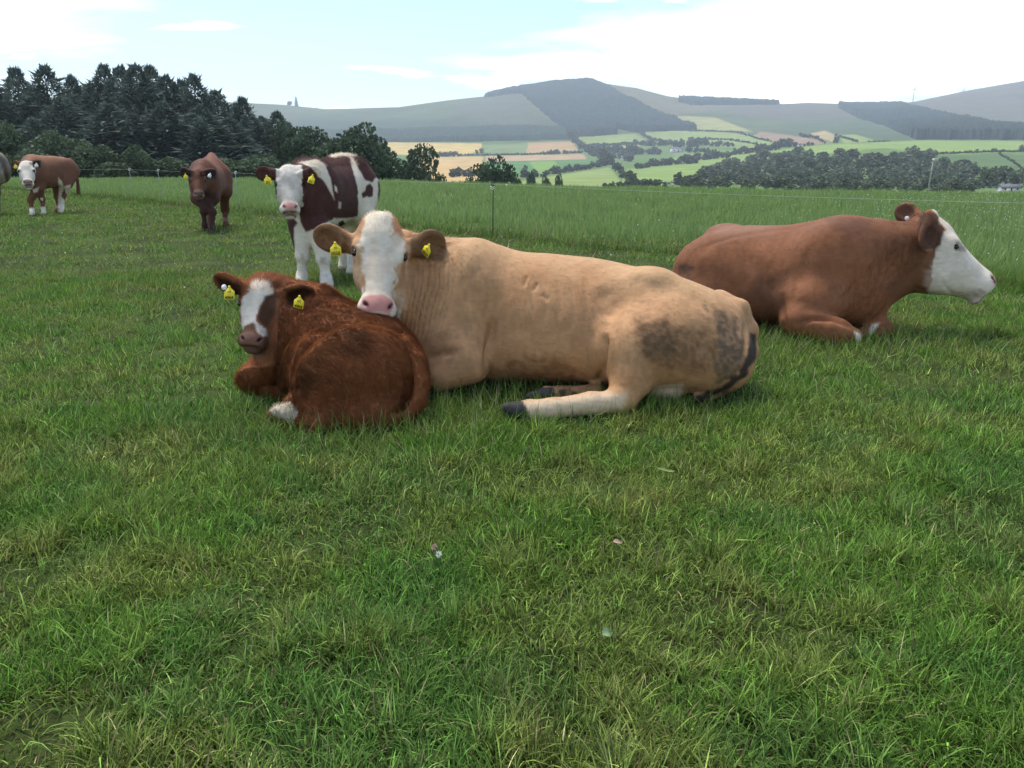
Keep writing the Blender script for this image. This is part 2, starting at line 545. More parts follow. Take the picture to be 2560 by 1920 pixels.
# conifer plantations on the hills: a canopy standing above the slope
def canopy(name, poly, height, col, label, dens=1.0, ymin=1250, amp=.20):
    """A dense plantation: a rough sheet of tree tops with edges down to the ground."""
    poly = np.array(poly, float)
    mn, mxx = poly.min(0), poly.max(0)
    gx = np.arange(mn[0], mxx[0] + 1, 3.2)
    rows = np.concatenate([np.linspace(1250, 2990, 190)])
    U, Yg = np.meshgrid(u_of_px(gx), rows)
    rr = np.random.default_rng(5)
    Xg = U * Yg + rr.uniform(-2, 2, U.shape)
    Zg = land(Xg, Yg)
    vv = np.stack([Xg, Yg, Zg], -1).reshape(-1, 3)
    ax_, ay_ = proj(vv)
    sd = poly_sd(ax_, ay_, poly) + (fbm(vv[:, :2], 1 / 50., 2, 3) - .5) * 3
    ins = (sd > 0).reshape(U.shape)
    top = Zg + height * (1 - amp + amp * 2 * rr.random(U.shape)) * (.8 + .4 * fbm(vv[:, :2], 1 / 70., 2, 6).reshape(U.shape))
    vv = np.stack([Xg, Yg, np.where(ins, top, Zg - 2)], -1).reshape(-1, 3)
    ii = np.arange(U.size).reshape(U.shape)
    q = np.stack([ii[:-1, :-1], ii[:-1, 1:], ii[1:, 1:], ii[1:, :-1]], -1).reshape(-1, 4)
    k = ins.ravel()[q].any(1)
    q = q[k]
    used = np.unique(q)
    mp = np.full(U.size, -1); mp[used] = np.arange(len(used))
    cc = np.array(col)[None] * rr.uniform(.75, 1.25, len(used))[:, None]
    link(name, mesh_from(name, vv[used], mp[q], LAND_MAT, False, cc), label=label, category="forest", kind="stuff")
FOR = (.020, .036, .030)
canopy("hill_forest", [(1211, 243), (1255, 230), (1300, 222), (1394, 205), (1458, 199), (1484, 205), (1546, 237), (1641, 286), (1740, 324), (1584, 330), (1542, 322), (1542, 336), (1436, 342), (1401, 315), (1337, 262), (1303, 232), (1250, 238)], 13, FOR, "dark conifer plantation covering the summit of the hill")
canopy("hill_forest", [(2085, 264), (2252, 266), (2335, 288), (2480, 322), (2700, 336), (2700, 349), (2290, 349), (2214, 315), (2149, 296)], 14, (.026, .044, .038), "conifer plantation on the saddle below the wind turbines")
canopy("hill_forest", [(560, 338), (1000, 330), (1300, 322), (1408, 326), (1436, 348), (1000, 356), (560, 358)], 10, (.030, .050, .034), "strip of conifers along the foot of the hill above the wheat fields")
canopy("hill_forest", [(1690, 249), (1948, 257), (1948, 262), (1730, 262), (1690, 254)], 14, FOR, "narrow belt of trees on the skyline right of the summit")
# ------------------------------------------------------------------ trees and hedges
LEAF_MAT = mat_attr("foliage", .75, .15, .22, 3.0, trans=.22)
LEAF_FAR = mat_attr("foliage_far", .85, .08, .2, .15, trans=.15)
BARK = mat_plain("bark", (.075, .060, .045), .9, .1, .2, 8.0, .5)
BARK_FAR = mat_plain("bark_far", (.06, .05, .04), .9, .1, .2, 2.0)

def cards(P, D, size, r, asp=.55, n=None):
    """Leaf faces: one quad (two for a bent spray) at each point, facing anywhere."""
    k = len(P)
    a = D + r.normal(0, .55, (k, 3))
    a /= np.linalg.norm(a, axis=1)[:, None] + 1e-9
    b = np.cross(a, r.normal(0, 1, (k, 3)))
    b /= np.linalg.norm(b, axis=1)[:, None] + 1e-9
    s = size * r.uniform(.6, 1.35, k)[:, None]
    w = s * asp
    V = np.stack([P - a * s * .5, P + b * w * .5, P + a * s * .5, P - b * w * .5], 1).reshape(-1, 3)
    return V, np.arange(k * 4).reshape(-1, 4)

def broadleaf(seed, n, size, lobes=9, col=(.045, .075, .025), squash=.95, trunk=True, gap=.25, flat=0.0):
    """Crown of leaves on lumpy limbs, unit height 1 and radius about .5; returns crown and trunk meshes."""
    r = np.random.default_rng(seed)
    cs, rs = [], []
    for i in range(lobes):
        a = r.uniform(0, 2 * math.pi)
        h = r.uniform(.25, .86)
        rad = .30 * math.sqrt(max(0, 1 - ((h - .5) / .52) ** 2)) * r.uniform(.5, 1.1)
        cs.append((math.cos(a) * rad, math.sin(a) * rad, h * squash))
        rs.append(r.uniform(.15, .26) * (1.1 - .35 * abs(h - .5)))
    cs.append((0, 0, .62)); rs.append(.28)
    cs.append((0, 0, .35)); rs.append(.26)
    cs, rs = np.array(cs), np.array(rs)
    pick = r.choice(len(cs), n, p=rs ** 2 / (rs ** 2).sum())
    d = r.normal(0, 1, (n, 3)); d /= np.linalg.norm(d, axis=1)[:, None]
    rad = rs[pick] * (1 - gap * r.random(n) ** 1.6)
    P = cs[pick] + d * rad[:, None]
    P += (np.stack([vnoise(P, 7., seed + k) for k in range(3)], 1) - .5) * .09
    keep = P[:, 2] > .03 + flat
    P, d = P[keep], d[keep]
    V, q = cards(P, d * .6 + np.array([0, 0, .1]), size, r, .8)
    c = np.array(col)[None] * (.65 + .7 * fbm(P, 6., 2, seed + 9))[:, None] * r.uniform(.8, 1.25, len(P))[:, None]
    c = np.repeat(c, 4, 0)
    mb = MB()
    if trunk:
        mb.tube([(0, 0, -.1), (.01, 0, .15), (0, .01, .35), (.02, 0, .6)], [.035, .028, .022, .008], 7)
        for i in range(6):
            e = cs[i] * np.array([.8, .8, .9])
            mb.tube([(0, 0, .18 + .03 * i), e * .5 + np.array([0, 0, .12]), e], [.014, .010, .004], 5)
    return (V, q, c), mb

def spruce(seed, n=10500, col=(.080, .108, .088)):
    """Spruce of unit height: a dense crown of drooping needle sprays with several ragged leaders."""
    r = np.random.default_rng(seed)
    mb = MB()
    mb.tube([(0, 0, -.08), (0, 0, .3), (.004, 0, .7), (0, 0, .97)], [.022, .018, .009, .0015], 7)
    tops = [(0, 0, 1.0, .30)] + [(math.cos(a) * d, math.sin(a) * d, hh, .16) for a, d, hh in zip(r.uniform(0, 6.28, 5), r.uniform(.08, .20, 5), r.uniform(.62, .93, 5))]
    share = np.array([1.0] + [.22] * 5); share /= share.sum()
    who = r.choice(6, n, p=share)
    T = np.array(tops)[who]
    h = r.random(n) ** 1.25 * .985
    a = r.uniform(0, 2 * math.pi, n)
    lob = vnoise(np.stack([np.cos(a) * 2.2 + who * 5, np.sin(a) * 2.2, h * 11], 1), 1.0, seed + 3)
    rad = T[:, 3] * (1 - h) ** .78 * (.62 + .75 * lob) + .008
    q = rad * np.sqrt(r.uniform(.18, 1.0, n))
    spike = r.random(n) < .05
    q[spike] = rad[spike] * r.uniform(1.0, 1.3, spike.sum())
    out = np.stack([np.cos(a), np.sin(a), np.zeros(n)], 1)
    P = np.stack([T[:, 0] + np.cos(a) * q, T[:, 1] + np.sin(a) * q, h * T[:, 2] + .03 - .10 * q], 1)
    P[:, 2] = np.maximum(P[:, 2], .01)
    d = out * r.uniform(.4, 1.1, (n, 1)) + r.normal(0, .45, (n, 3)) + np.array([0, 0, 1]) * (.55 * h[:, None] - .15)
    top = h > .90
    d[top] = r.normal(0, .35, (top.sum(), 3)) + np.array([0, 0, .8])
    d /= np.linalg.norm(d, axis=1)[:, None]
    ln = (.040 * r.uniform(.6, 1.5, n) * (1.1 - .35 * h))[:, None]
    ln[spike] *= 1.5
    wd = np.cross(d, r.normal(0, 1, (n, 3))); wd /= np.linalg.norm(wd, axis=1)[:, None]
    w = ln * .17
    V = np.stack([P - wd * w, P + wd * w, P + d * ln], 1).reshape(-1, 3)
    c = np.array(col)[None] * r.uniform(.65, 1.35, (n, 1)) * (.72 + .6 * lob[:, None])
    for i in range(14):
        b_ = r.uniform(0, 6.28); hh = r.uniform(.1, .8)
        e = np.array([math.cos(b_), math.sin(b_), .25]) * .22 * (1 - hh)
        mb.tube([(0, 0, hh), e * .5 + np.array([0, 0, hh]), e + np.array([0, 0, hh])], [.006, .004, .001], 4)
    return (V, np.arange(n * 3).reshape(-1, 3), np.repeat(c, 3, 0)), mb

def tree_meshes(tag, built, mat, bark):
    (V, q, c), mb = built
    return mesh_from(tag, V, q, mat, False, c), (mb.mesh(tag + "_wood", bark, True) if mb.v else None)

def plant_tree(name, label, meshes, base, height, width, rot, group, category="tree", parts=True):
    crown, wood = meshes
    if not parts or wood is None:
        o = link(name, crown, None, base, label=label, category=category, group=group)
        o.scale = (width, width, height)
        o.rotation_euler = (0, 0, rot)
        return o
    root = thing(name, label, category, base, group)
    root.scale = (width, width, height)
    root.rotation_euler = (0, 0, rot)
    link("crown", crown, root)
    link("trunk", wood, root)
    return root

SPR = [tree_meshes("spruce", spruce(s), LEAF_MAT, BARK) for s in range(4)]
OAK = [tree_meshes("leafy", broadleaf(20 + s, 6500, .050, 12, (.066, .098, .056)), LEAF_MAT, BARK) for s in range(3)]
BUSH = [tree_meshes("bush", broadleaf(40 + s, 3600, .056, 10, (.078, .112, .060), .9, True, .3), LEAF_MAT, BARK) for s in range(2)]

# the dark wood at the left: each spruce stands by itself; (pixel x, pixel y of the top, width px, depth)
def place(px, top, wpx, Y, name, label, meshes, group, base_drop=0.0, rot=None, parts=True, category="tree"):
    x = (px - 1280) / FPX * (Y * math.cos(PITCH) + 1.0)
    zb = float(land(np.array([x]), np.array([float(Y)]))[0]) - base_drop
    zt = float(pz(Y, top))
    return plant_tree(name, label, meshes, (x, Y, zb), zt - zb, wpx / FPX * Y, random.uniform(0, 6.28) if rot is None else rot, group, category, parts)
SP = [(-150, 196, 190, 74, 0), (-70, 184, 190, 79, 1), (18, 186, 170, 76, 2), (84, 170, 180, 80, 3), (156, 166, 190, 76, 0), (216, 188, 130, 82, 1), (252, 214, 150, 90, 2), (298, 162, 170, 77, 3),
      (338, 166, 180, 82, 1), (376, 164, 200, 75, 0), (408, 166, 170, 84, 2), (446, 188, 160, 77, 1), (480, 200, 150, 86, 3), (512, 186, 150, 76, 2), (563, 226, 150, 80, 0), (624, 242, 140, 78, 3), (668, 290, 150, 88, 1),
      (706, 276, 130, 80, 1), (120, 222, 200, 92, 0), (30, 236, 200, 94, 3), (190, 240, 200, 70, 2), (430, 252, 190, 70, 3), (520, 262, 190, 70, 1), (300, 256, 200, 69, 0), (590, 292, 170, 72, 2)]
WORDS = ["spruce cut by the left edge, outside the frame's border", "spruce just past the left edge of the wood", "spruce at the far left of the dark wood", "tall spruce above the white-faced brown calf", "tall broad spruce at the left of the wood",
         "lower spruce in the dip of the wood's skyline", "short spruce behind the dip of the skyline", "tall spruce left of the wood's highest point", "pointed spruce near the top of the wood", "broad spruce at the wood's highest point",
         "pointed spruce right of the wood's highest point", "spruce above the plain dark red calf's head", "spruce with bare tip behind the red calf", "lone-tipped spruce at the right shoulder of the wood", "spruce on the falling right side of the wood",
         "small pointed spruce against the heather hill", "low dark spruce between the wood and the round tree", "last small spruce at the right of the wood", "spruce deep inside the left wood", "spruce deep inside the far left wood",
         "low spruce in front of the dip in the skyline", "low spruce in front of the wood's right half", "low spruce in front of the right shoulder", "low spruce in front of the wood's middle", "low spruce at the front right of the wood"]
for (a, b, c_, Y_, v), wds in zip(SP, WORDS):
    place(a, b + 8, c_ * 2.1, Y_, "spruce_tree", wds, SPR[v], "spruces of the dark wood")
for a, b, c_, Y_, v, wds in [(792, 298, 175, 74, 0, "dark leafy tree between the spruces and the round oak"), (890, 303, 200, 70, 1, "big round dark tree behind the pied calf"), (955, 352, 100, 74, 2, "lower leafy tree at the right foot of the round dark tree"),
                             (745, 318, 130, 78, 2, "leafy tree with thin top left of the round dark tree")]:
    place(a, b, c_, Y_, "leafy_tree", wds, OAK[v], "leafy trees by the wood", 1.0)
for a, b, c_, Y_, v, wds in [(36, 286, 150, 58, 0, "rounded green bush at the left of the wood's edge"), (168, 322, 170, 57, 1, "sloping bush in front of the left spruces"), (245, 352, 150, 56, 0, "low gorse bush in the middle of the wood's edge"),
                             (358, 358, 95, 57, 1, "small round bush in front of the dark wood"), (100, 372, 160, 55, 1, "low scrubby bush behind the white-faced brown calf"), (300, 398, 150, 55, 0, "lowest bush along the fence by the wood"),
                             (420, 392, 170, 58, 1, "dark bush behind the plain red calf"), (560, 384, 180, 60, 0, "dark bush left of the pied calf"), (660, 380, 170, 62, 1, "dark bush behind the pied calf's ear"), (10, 380, 120, 54, 1, "bramble bush at the left edge"),
                             (760, 392, 180, 62, 0, "dark bush behind the pied calf's back")]:
    place(a, b, c_, Y_, "wood_edge_bush", wds, BUSH[v], "bushes along the wood's edge", .8, category="bush")
# trees standing alone beyond the brow
place(1034, 372, 150, 84, "hawthorn_tree", "bushy green tree right of the round dark tree, beyond the fence", OAK[2], "trees beyond the brow", 2.6)
place(1241, 369, 135, 84, "hawthorn_tree", "dense dark round tree in front of the wheat field", OAK[0], "trees beyond the brow", 2.6)
place(1104, 424, 34, 70, "sapling", "sapling between the two lone trees", BUSH[0], "saplings beyond the brow", .9)
place(1178, 440, 48, 72, "sapling", "low bush left of the dense round tree", BUSH[1], "saplings beyond the brow", .9, category="bush")
place(1290, 440, 46, 80, "sapling", "low bush right of the dense round tree", BUSH[0], "saplings beyond the brow", .9, category="bush")
place(1075, 436, 40, 68, "sapling", "low bush under the bushy green tree", BUSH[1], "saplings beyond the brow", .9, category="bush")
place(1328, 424, 30, 210, "field_tree", "small round tree on the green field's corner", OAK[1], "trees in the near valley", 2.0)
place(1366, 436, 34, 200, "field_tree", "left one of the paired trees below the pale field", OAK[1], "trees in the near valley", 2.0)
place(1398, 438, 26, 200, "field_tree", "right one of the paired trees below the pale field", OAK[2], "trees in the near valley", 2.0)

# far trees: light crowns, shared by all
FAR = [tree_meshes("far_crown", broadleaf(60 + s, 420, .17, 9, (.125, .150, .095), .95, False, .2), LEAF_FAR, BARK_FAR)[0] for s in range(6)]
def far_tree(name, px, py, hpx, wpx, label, group, col=0):
    p = onland(px, py)
    mpp = p[1] / FPX
    o = link(name, FAR[random.randrange(6)], None, (p[0], p[1], p[2] - hpx * mpp * .06), label=label, category="tree", group=group)
    o.scale = (wpx * mpp, wpx * mpp, hpx * mpp * 1.06)
    o.rotation_euler = (0, 0, random.uniform(0, 6.28))
    return o
# the wood on the right-hand slope
WOOD = np.array([(1730, 446), (1800, 428), (1850, 412), (1905, 404), (1960, 404), (2020, 392), (2085, 388), (2140, 384), (2230, 380), (2330, 386), (2345, 410), (2385, 424), (2430, 436), (2450, 456), (2450, 484), (2200, 486), (1900, 482), (1705, 474)], float)
rw = np.random.default_rng(3)
pts = []
while len(pts) < 170:
    q = np.array([rw.uniform(1725, 2450), rw.uniform(380, 486)])
    if q[1] > 398 and poly_sd(q[:1], q[1:], WOOD)[0] > -1 and all((abs(q[0] - p[0]) / 15) ** 2 + (abs(q[1] - p[1]) / 6.5) ** 2 > 1 for p in pts):
        pts.append(q)
    elif rw.random() < .002:
        break
for q in sorted(pts, key=lambda p: p[1]):
    back_ = q[1] < 416
    far_tree("wood_tree", q[0], q[1], rw.uniform(20, 34), rw.uniform(34, 50),
             "rounded tree on the upper edge of the wood on the right-hand slope" if back_ else "rounded tree within the dense wood on the right-hand slope", "upper trees of the right-hand wood" if back_ else "trees of the right-hand wood")
for a, b, h_, w_, t in [(2465, 470, 46, 48, "tree left of the white cottage"), (2500, 462, 44, 52, "tree behind the white cottage's roof"), (2540, 466, 40, 50, "tree at the right edge above the white cottage"), (2480, 466, 34, 36, "dark tree between the shed and the cottage"),
                        (2580, 468, 46, 60, "tree past the right edge by the cottage"), (2552, 380, 16, 14, "lone tree high on the right-hand field"), (2442, 382, 9, 9, "small bush on the right-hand field boundary"), (2484, 381, 9, 14, "low bush further along the right-hand field boundary"),
                        (2090, 358, 16, 18, "lone round tree below the saddle plantation"), (1745, 470, 34, 40, "tree at the left end of the right-hand wood"), (1710, 474, 30, 34, "leftmost low tree before the right-hand wood"),
                        (1204, 386, 14, 12, "left pale tree at the corner of the upper wheat field"), (1192, 386, 11, 9, "right pale tree at the corner of the upper wheat field")]:
    far_tree("field_tree", a, b, h_, w_, t, "single trees in the valley")

CLUMP = [tree_meshes("clump", broadleaf(80 + k, 130, .30, 6, (.088, .110, .070), .95, False, .2), LEAF_FAR, BARK_FAR)[0] for k in range(5)]
def hedge(name, pts, hpx, label, gap=1.0, jit=1.0, var=.35, group="hedges in the valley", category="hedge", part="bush"):
    """A hedgerow: bushes and small trees set along a line of the land."""
    rh = np.random.default_rng(int(pts[0][0]) + len(pts))
    org = onland(*pts[0])
    root = thing(name, label, category, org, group)
    L = sum(math.dist(pts[i], pts[i + 1]) for i in range(len(pts) - 1))
    n = max(2, int(L / (hpx * .62 * gap)))
    seg = np.cumsum([0] + [math.dist(pts[i], pts[i + 1]) for i in range(len(pts) - 1)])
    for s in np.linspace(0, L, n):
        x = np.interp(s, seg, [p[0] for p in pts]) + rh.normal(0, jit)
        y = np.interp(s, seg, [p[1] for p in pts]) + rh.normal(0, jit * .4)
        p = onland(x, y)
        hh = hpx * rh.uniform(1 - var, 1 + var) * p[1] / FPX
        o = link(part, CLUMP[rh.integers(5)], root, p - org - np.array([0, 0, hh * .08]))
        o.scale = (hh * rh.uniform(1.1, 1.5), hh * rh.uniform(1.1, 1.5), hh * 1.1)
        o.rotation_euler = (0, 0, rh.uniform(0, 6.28))
c6 = lambda *q: [(900 + x / 2.633, 180 + y / 2.633) for x, y in q]
c7 = lambda *q: [(1720 + x / 2.633, 180 + y / 2.633) for x, y in q]
H = [(c6((455, 556), (640, 556)), 9, "low hedge between the upper and lower wheat fields"), (c6((660, 552), (960, 548), (1190, 544)), 4, "thin hedge right of the wheat field's pale trees"), (c6((1190, 544), (1310, 540)), 9, "bushy piece of hedge below the stubble field"),
     (c6((1340, 540), (1460, 532)), 7, "last bushes of the hedge below the stubble field"), (c6((610, 690), (790, 685)), 16, "tall hedge at the foot of the lower wheat field"), (c6((1020, 692), (1060, 694)), 9, "small clump on the dark green field"),
     (c6((1085, 694), (1155, 692)), 20, "round clump of trees on the dark green field's corner"), (c6((1165, 690), (1215, 686)), 10, "bush right of the round clump"), (c6((1240, 676), (1390, 655), (1500, 640), (1640, 612)), 15, "hedge climbing from the paired trees to the valley copse"),
     (c6((1375, 420), (1440, 485), (1500, 540), (1600, 580)), 16, "tree belt running down from the plantation's corner"), (c6((1610, 585), (1650, 620), (1690, 660), (1745, 705), (1800, 750)), 22, "thick hedge between the two pale green fields"),
     (c6((1540, 535), (1700, 530), (1800, 545), (1900, 540), (1960, 545)), 18, "copse around the farmstead in mid valley"), (c6((1620, 560), (1720, 575), (1780, 590)), 14, "trees below the farmstead"), (c6((1820, 640), (1950, 620), (2060, 610), (2212, 600)), 16, "hedge with tall trees above the long pale field"),
     (c6((1490, 488), (1640, 484)), 6, "low hedge under the sheep field, left half"), (c6((1655, 484), (1820, 474)), 6, "low hedge under the sheep field, right half"), (c6((1840, 405), (1900, 440), (2030, 472)), 6, "hedge slanting down between two pale hill fields"),
     (c6((1820, 480), (1950, 490), (2060, 478)), 11, "trees along the lane above the farmhouse"), (c6((2070, 490), (2212, 500)), 18, "trees right of the white farmhouse"), (c7((0, 488), (120, 484), (290, 494)), 14, "tree belt right of the farmhouse, upper row"),
     (c7((0, 532), (50, 530)), 12, "clump at the end of the lane"), (c7((80, 530), (130, 528)), 9, "two bushes right of the lane"), (c7((0, 590), (90, 582), (170, 570), (262, 568)), 17, "dark row of trees above the long pale field's end"),
     (c7((310, 545), (400, 535), (480, 525), (570, 516)), 16, "rounded copse at the corner of the sloping green field"), (c7((605, 496), (700, 494)), 18, "square clump beside the small far house"), (c7((770, 488), (810, 484)), 7, "small clump on the brown field"),
     (c7((0, 390), (120, 392), (300, 398), (360, 402)), 3.5, "thin hedge below the yellow hill field"), (c7((350, 408), (450, 440), (580, 470)), 4.5, "thin hedge along the brown field's edge"), (c7((0, 444), (260, 448), (450, 478)), 4.5, "thin hedge on the terraced fields"),
     (c7((740, 425), (850, 440), (900, 470)), 7, "bushes between the brown and the sandy field"), (c7((975, 420), (1050, 445), (1115, 462)), 4.5, "slanting hedge right of the sandy field"), (c7((1190, 462), (1330, 458)), 3, "low hedge under the saddle plantation"),
     (c7((1615, 545), (1800, 536), (1980, 530), (2212, 526), (2400, 530)), 5, "hedge along the top of the darker right-hand field"), (c7((2050, 545), (2100, 572), (2190, 630), (2230, 690)), 5, "hedge slanting down the right-hand field"),
     (c7((1010, 740), (1200, 745), (1500, 770)), 12, "scrub on the clearing in front of the right-hand wood"), (c6((1620, 762), (1760, 756), (1930, 752)), 13, "low scrub along the brow in the middle"), (c6((1960, 760), (2000, 758)), 14, "dark bush left of the farm sheds"),
     (c6((2090, 745), (2212, 740)), 24, "tall trees by the farm sheds"), (c6((1450, 470), (1520, 530)), 8, "bushes beside the tree belt"), (c7((1890, 760), (2000, 740)), 14, "bushes by the right-hand shed")]
for pts_, h_, lab in H:
    hedge("hedgerow", pts_, h_, lab)
hedge("skyline_trees", [(722, 264), (760, 262), (820, 272)], 8, "clump of conifers on the left skyline", .8, group=None, category="trees", part="conifer")
for a, b, h_ in [(741, 262, 22), (792, 266, 16)]:
    p = onland(a, b + 4)
    o = link("skyline_conifer", SPR[0][0], None, p, label="taller pointed conifer on the left skyline" if h_ > 20 else "shorter pointed conifer on the left skyline", category="tree", group="conifers on the left skyline")
    o.scale = (h_ * p[1] / FPX * .6,) * 2 + (h_ * p[1] / FPX,)
# ------------------------------------------------------------------ farm buildings, turbines, pole, fence
WALL_W = mat_plain("whitewash", (.62, .60, .56), .9, .1, .08, 1.0)
ROOF_S = mat_plain("slate", (.13, .13, .14), .8, .2, .15, 2.0)
ROOF_R = mat_plain("rusty_tin", (.20, .13, .09), .7, .3, .2, 1.0)
DARKG = mat_plain("window_glass", (.02, .025, .03), .15, .5, .05, 1.0)
METAL = mat_plain("galvanised", (.32, .33, .33), .5, .5, .1, 40.0, metal=.6)
POSTG = mat_plain("post_dark", (.035, .040, .030), .6, .3, .2, 60.0)
WHITEP = mat_plain("white_insulator", (.70, .70, .66), .5, .4, .05, 60.0)
WIRE = mat_plain("wire_polymer", (.42, .42, .39), .6, .3, .1, 60.0)
ROD_P = mat_plain("grey_plastic", (.26, .28, .24), .6, .3, .1, 60.0)
TURB = mat_plain("turbine_white", (.68, .69, .70), .5, .3, .03, 1.0)
WOODP = mat_plain("weathered_pole", (.30, .28, .25), .9, .1, .2, 6.0)

def house(name, px, py, wpx, wallpx, roofpx, yaw, label, roofm=ROOF_S, wallm=WALL_W, wins=3):
    p = onland(px, py)
    mpp = p[1] / FPX
    w, hw, hr = wpx * mpp / 2, wallpx * mpp, roofpx * mpp
    d = w * .55
    root = thing(name, label, "house" if wins else "shed", p, "farm buildings in the valley")
    root.rotation_euler = (0, 0, yaw)
    g = MB().box((-w, -d, -2), (w, d, hw))
    gab = np.array([(-w, -d, hw), (-w, d, hw), (-w, 0, hw + hr * .97), (w, -d, hw), (w, d, hw), (w, 0, hw + hr * .97)])
    g.add(gab, [np.array([(0, 1, 2), (3, 5, 4)])])
    link("wall", g.mesh("wall", wallm), root)
    o = .35
    for q in (-1, 1):
        v = np.array([(-w - o, q * (d + o), hw - .25), (w + o, q * (d + o), hw - .25), (w + o, 0, hw + hr), (-w - o, 0, hw + hr)])
        v = np.vstack([v, v + np.array([0, 0, .25])])
        f = np.array([(0, 1, 2, 3), (7, 6, 5, 4), (0, 4, 5, 1), (1, 5, 6, 2), (2, 6, 7, 3), (3, 7, 4, 0)])
        link("roof", MB().add(v, f).mesh("roof", roofm), root)
    for i in range(wins):
        x = -w + (i + .5) * 2 * w / wins
        link("window" if i != wins // 2 else "door", MB().box((x - w * .09, -d - .06, hw * (.42 if i != wins // 2 else 0)), (x + w * .09, -d + .05, hw * .8)).mesh("window", DARKG), root)
    if wins and wallpx < 8:
        for q in (-1, 1):
            link("chimney", MB().box((q * w * .82 - .5, -.5, hw + hr * .6), (q * w * .82 + .5, .5, hw + hr + 1.6)).mesh("chimney", wallm), root)
house("cottage", 2520, 478, 44, 9, 6, .05, "white cottage with grey roof at the right edge below the wood", wins=3)
house("shed", 2471, 470, 24, 6, 2.5, -.1, "small pale shed left of the white cottage", wins=0)
house("farmhouse", 1693, 381, 30, 7, 4, .1, "white farmhouse among trees in mid valley", wins=3)
house("farmhouse", 1562, 401, 18, 5, 3, -.3, "pale farmstead beside the valley copse", wins=3)
house("shed", 1690, 462, 20, 6, 3, .2, "pale farm shed beyond the brow with a rusty roof", ROOF_R, wins=0)
house("shed", 1666, 462, 12, 4, 2, .2, "smaller farm shed left of the rusty-roofed one", wins=0)
house("farmhouse", 2000, 366, 8, 4, 2.5, 0, "tiny far house beside the square clump", wins=3)

def turbine(px, base_y, hub_y, blade_px, phase, Y, label):
    mpp = Y / FPX
    x = u_of_px(px) * Y * 1.005
    zb, zh = float(pz(Y, base_y)), float(pz(Y, hub_y))
    root = thing("wind_turbine", label, "wind turbine", (x, Y, zb - 30), "wind turbines on the skyline")
    h = zh - zb + 30
    link("tower", MB().tube([(0, 0, 0), (0, 0, h * .5), (0, 0, h)], [2.6, 2.1, 1.4], 12).mesh("tower", TURB, True), root)
    link("nacelle", MB().tube([(0, -4, h), (0, 0, h + .1), (0, 5, h)], [1.4, 2.0, 1.5], 10).mesh("nacelle", TURB, True), root)
    link("hub", MB().tube([(0, -6.5, h), (0, -5, h), (0, -4, h)], [.4, 1.5, 1.6], 10).mesh("hub", TURB, True), root)
    L = blade_px * mpp
    for k in range(3):
        a = phase + k * 2 * math.pi / 3
        d = np.array([math.sin(a), 0, math.cos(a)]); s = np.array([math.cos(a), 0, -math.sin(a)])
        o = np.array([0, -5.2, h])
        st = [(0, .8, .8), (.12, 1.7, .6), (.3, 1.5, .4), (.7, .9, .25), (1, .25, .1)]
        V, q = [], []
        for t, w, th in st:
            c = o + d * (L * t)
            V += [c - s * w, c + np.array([0, th, 0]), c + s * w * .7, c - np.array([0, th, 0])]
        for i in range(len(st) - 1):
            for j in range(4):
                q.append((i * 4 + j, i * 4 + (j + 1) % 4, i * 4 + 4 + (j + 1) % 4, i * 4 + 4 + j))
        q += [(0, 1, 2, 3), (16, 19, 18, 17)]
        link("blade", MB().add(np.array(V), np.array(q)).mesh("blade", TURB), root)
turbine(2085, 262, 253, 13, .0, 3350, "small far wind turbine standing on the saddle")
turbine(2261, 262, 223, 15, .15, 3150, "nearest and tallest wind turbine on the skyline")
turbine(2381, 240, 226, 14, .30, 3500, "wind turbine half hidden behind the right-hand hill")

# utility pole on the slope at the right
Yp = 150.0
xp = u_of_px(2334) * Yp
zb = float(land(np.array([xp]), np.array([Yp]))[0])
zt = float(pz(Yp, 401))
root = thing("utility_pole", "leaning weathered utility pole in front of the right-hand wood", "utility pole", (xp, Yp, zb))
hgt = zt - zb
link("post", MB().tube([(-.30, 0, -.5), (-.02, 0, hgt * .6), (.12, 0, hgt)], [.15, .13, .11], 10).mesh("post", WOODP, True), root)
link("cap", MB().tube([(.12, 0, hgt), (.12, 0, hgt + .1), (.12, 0, hgt + .35)], [.13, .22, .12], 8).mesh("cap", WHITEP, True), root)

# electric fence: thin posts and one wire
e_f = (FENCE_B - FENCE_A) / np.linalg.norm(FENCE_B - FENCE_A)
def fence_pt(s):
    q = FENCE_A + e_f * s
    return q[0], q[1], float(land(np.array([q[0]]), np.array([q[1]]))[0])
POSTS = [(10.5, "fence post past the right edge of the picture"), (0.0, "thin dark fence post standing alone in mid field"), (-13.2, "thin fence post left of the pied calf"), (-15.2, "left one of the two pale fence posts by the wood"),
         (-8.8, "thin fence post beside the red calf's flank"), (-24.0, "fence post near the left edge of the picture"), (-34.0, "fence post past the left edge of the picture")]
tops = []
for s, lab in sorted(POSTS):
    x, y, z = fence_pt(s)
    root = thing("fence_post", lab, "fence post", (x, y, z), "posts of the electric fence")
    hp = .90 if s != 0 else .87
    link("rod", MB().tube([(0, 0, -.2), (.005, 0, .4), (.012 if s == 0 else .004, 0, hp)], [.009, .009, .007], 8).mesh("rod", POSTG if s == 0 else ROD_P, True), root)
    loop = [(math.cos(a) * .03 + .01, math.sin(a) * .012, hp - .03 + math.sin(a) * .03) for a in np.linspace(0, 5.6, 9)]
    link("insulator", MB().tube(loop, .006, 6).mesh("insulator", WHITEP if s != 0 else POSTG, True), root)
    if s == 0:
        for dz in (.07, .10):
            link("clip", MB().tube([(-.04, 0, hp - dz), (.0, -.005, hp - dz - .02), (.03, 0, hp - dz)], .007, 6).mesh("clip", WHITEP, True), root)
    tops.append((s, np.array([x, y, z + hp - .03])))
path = []
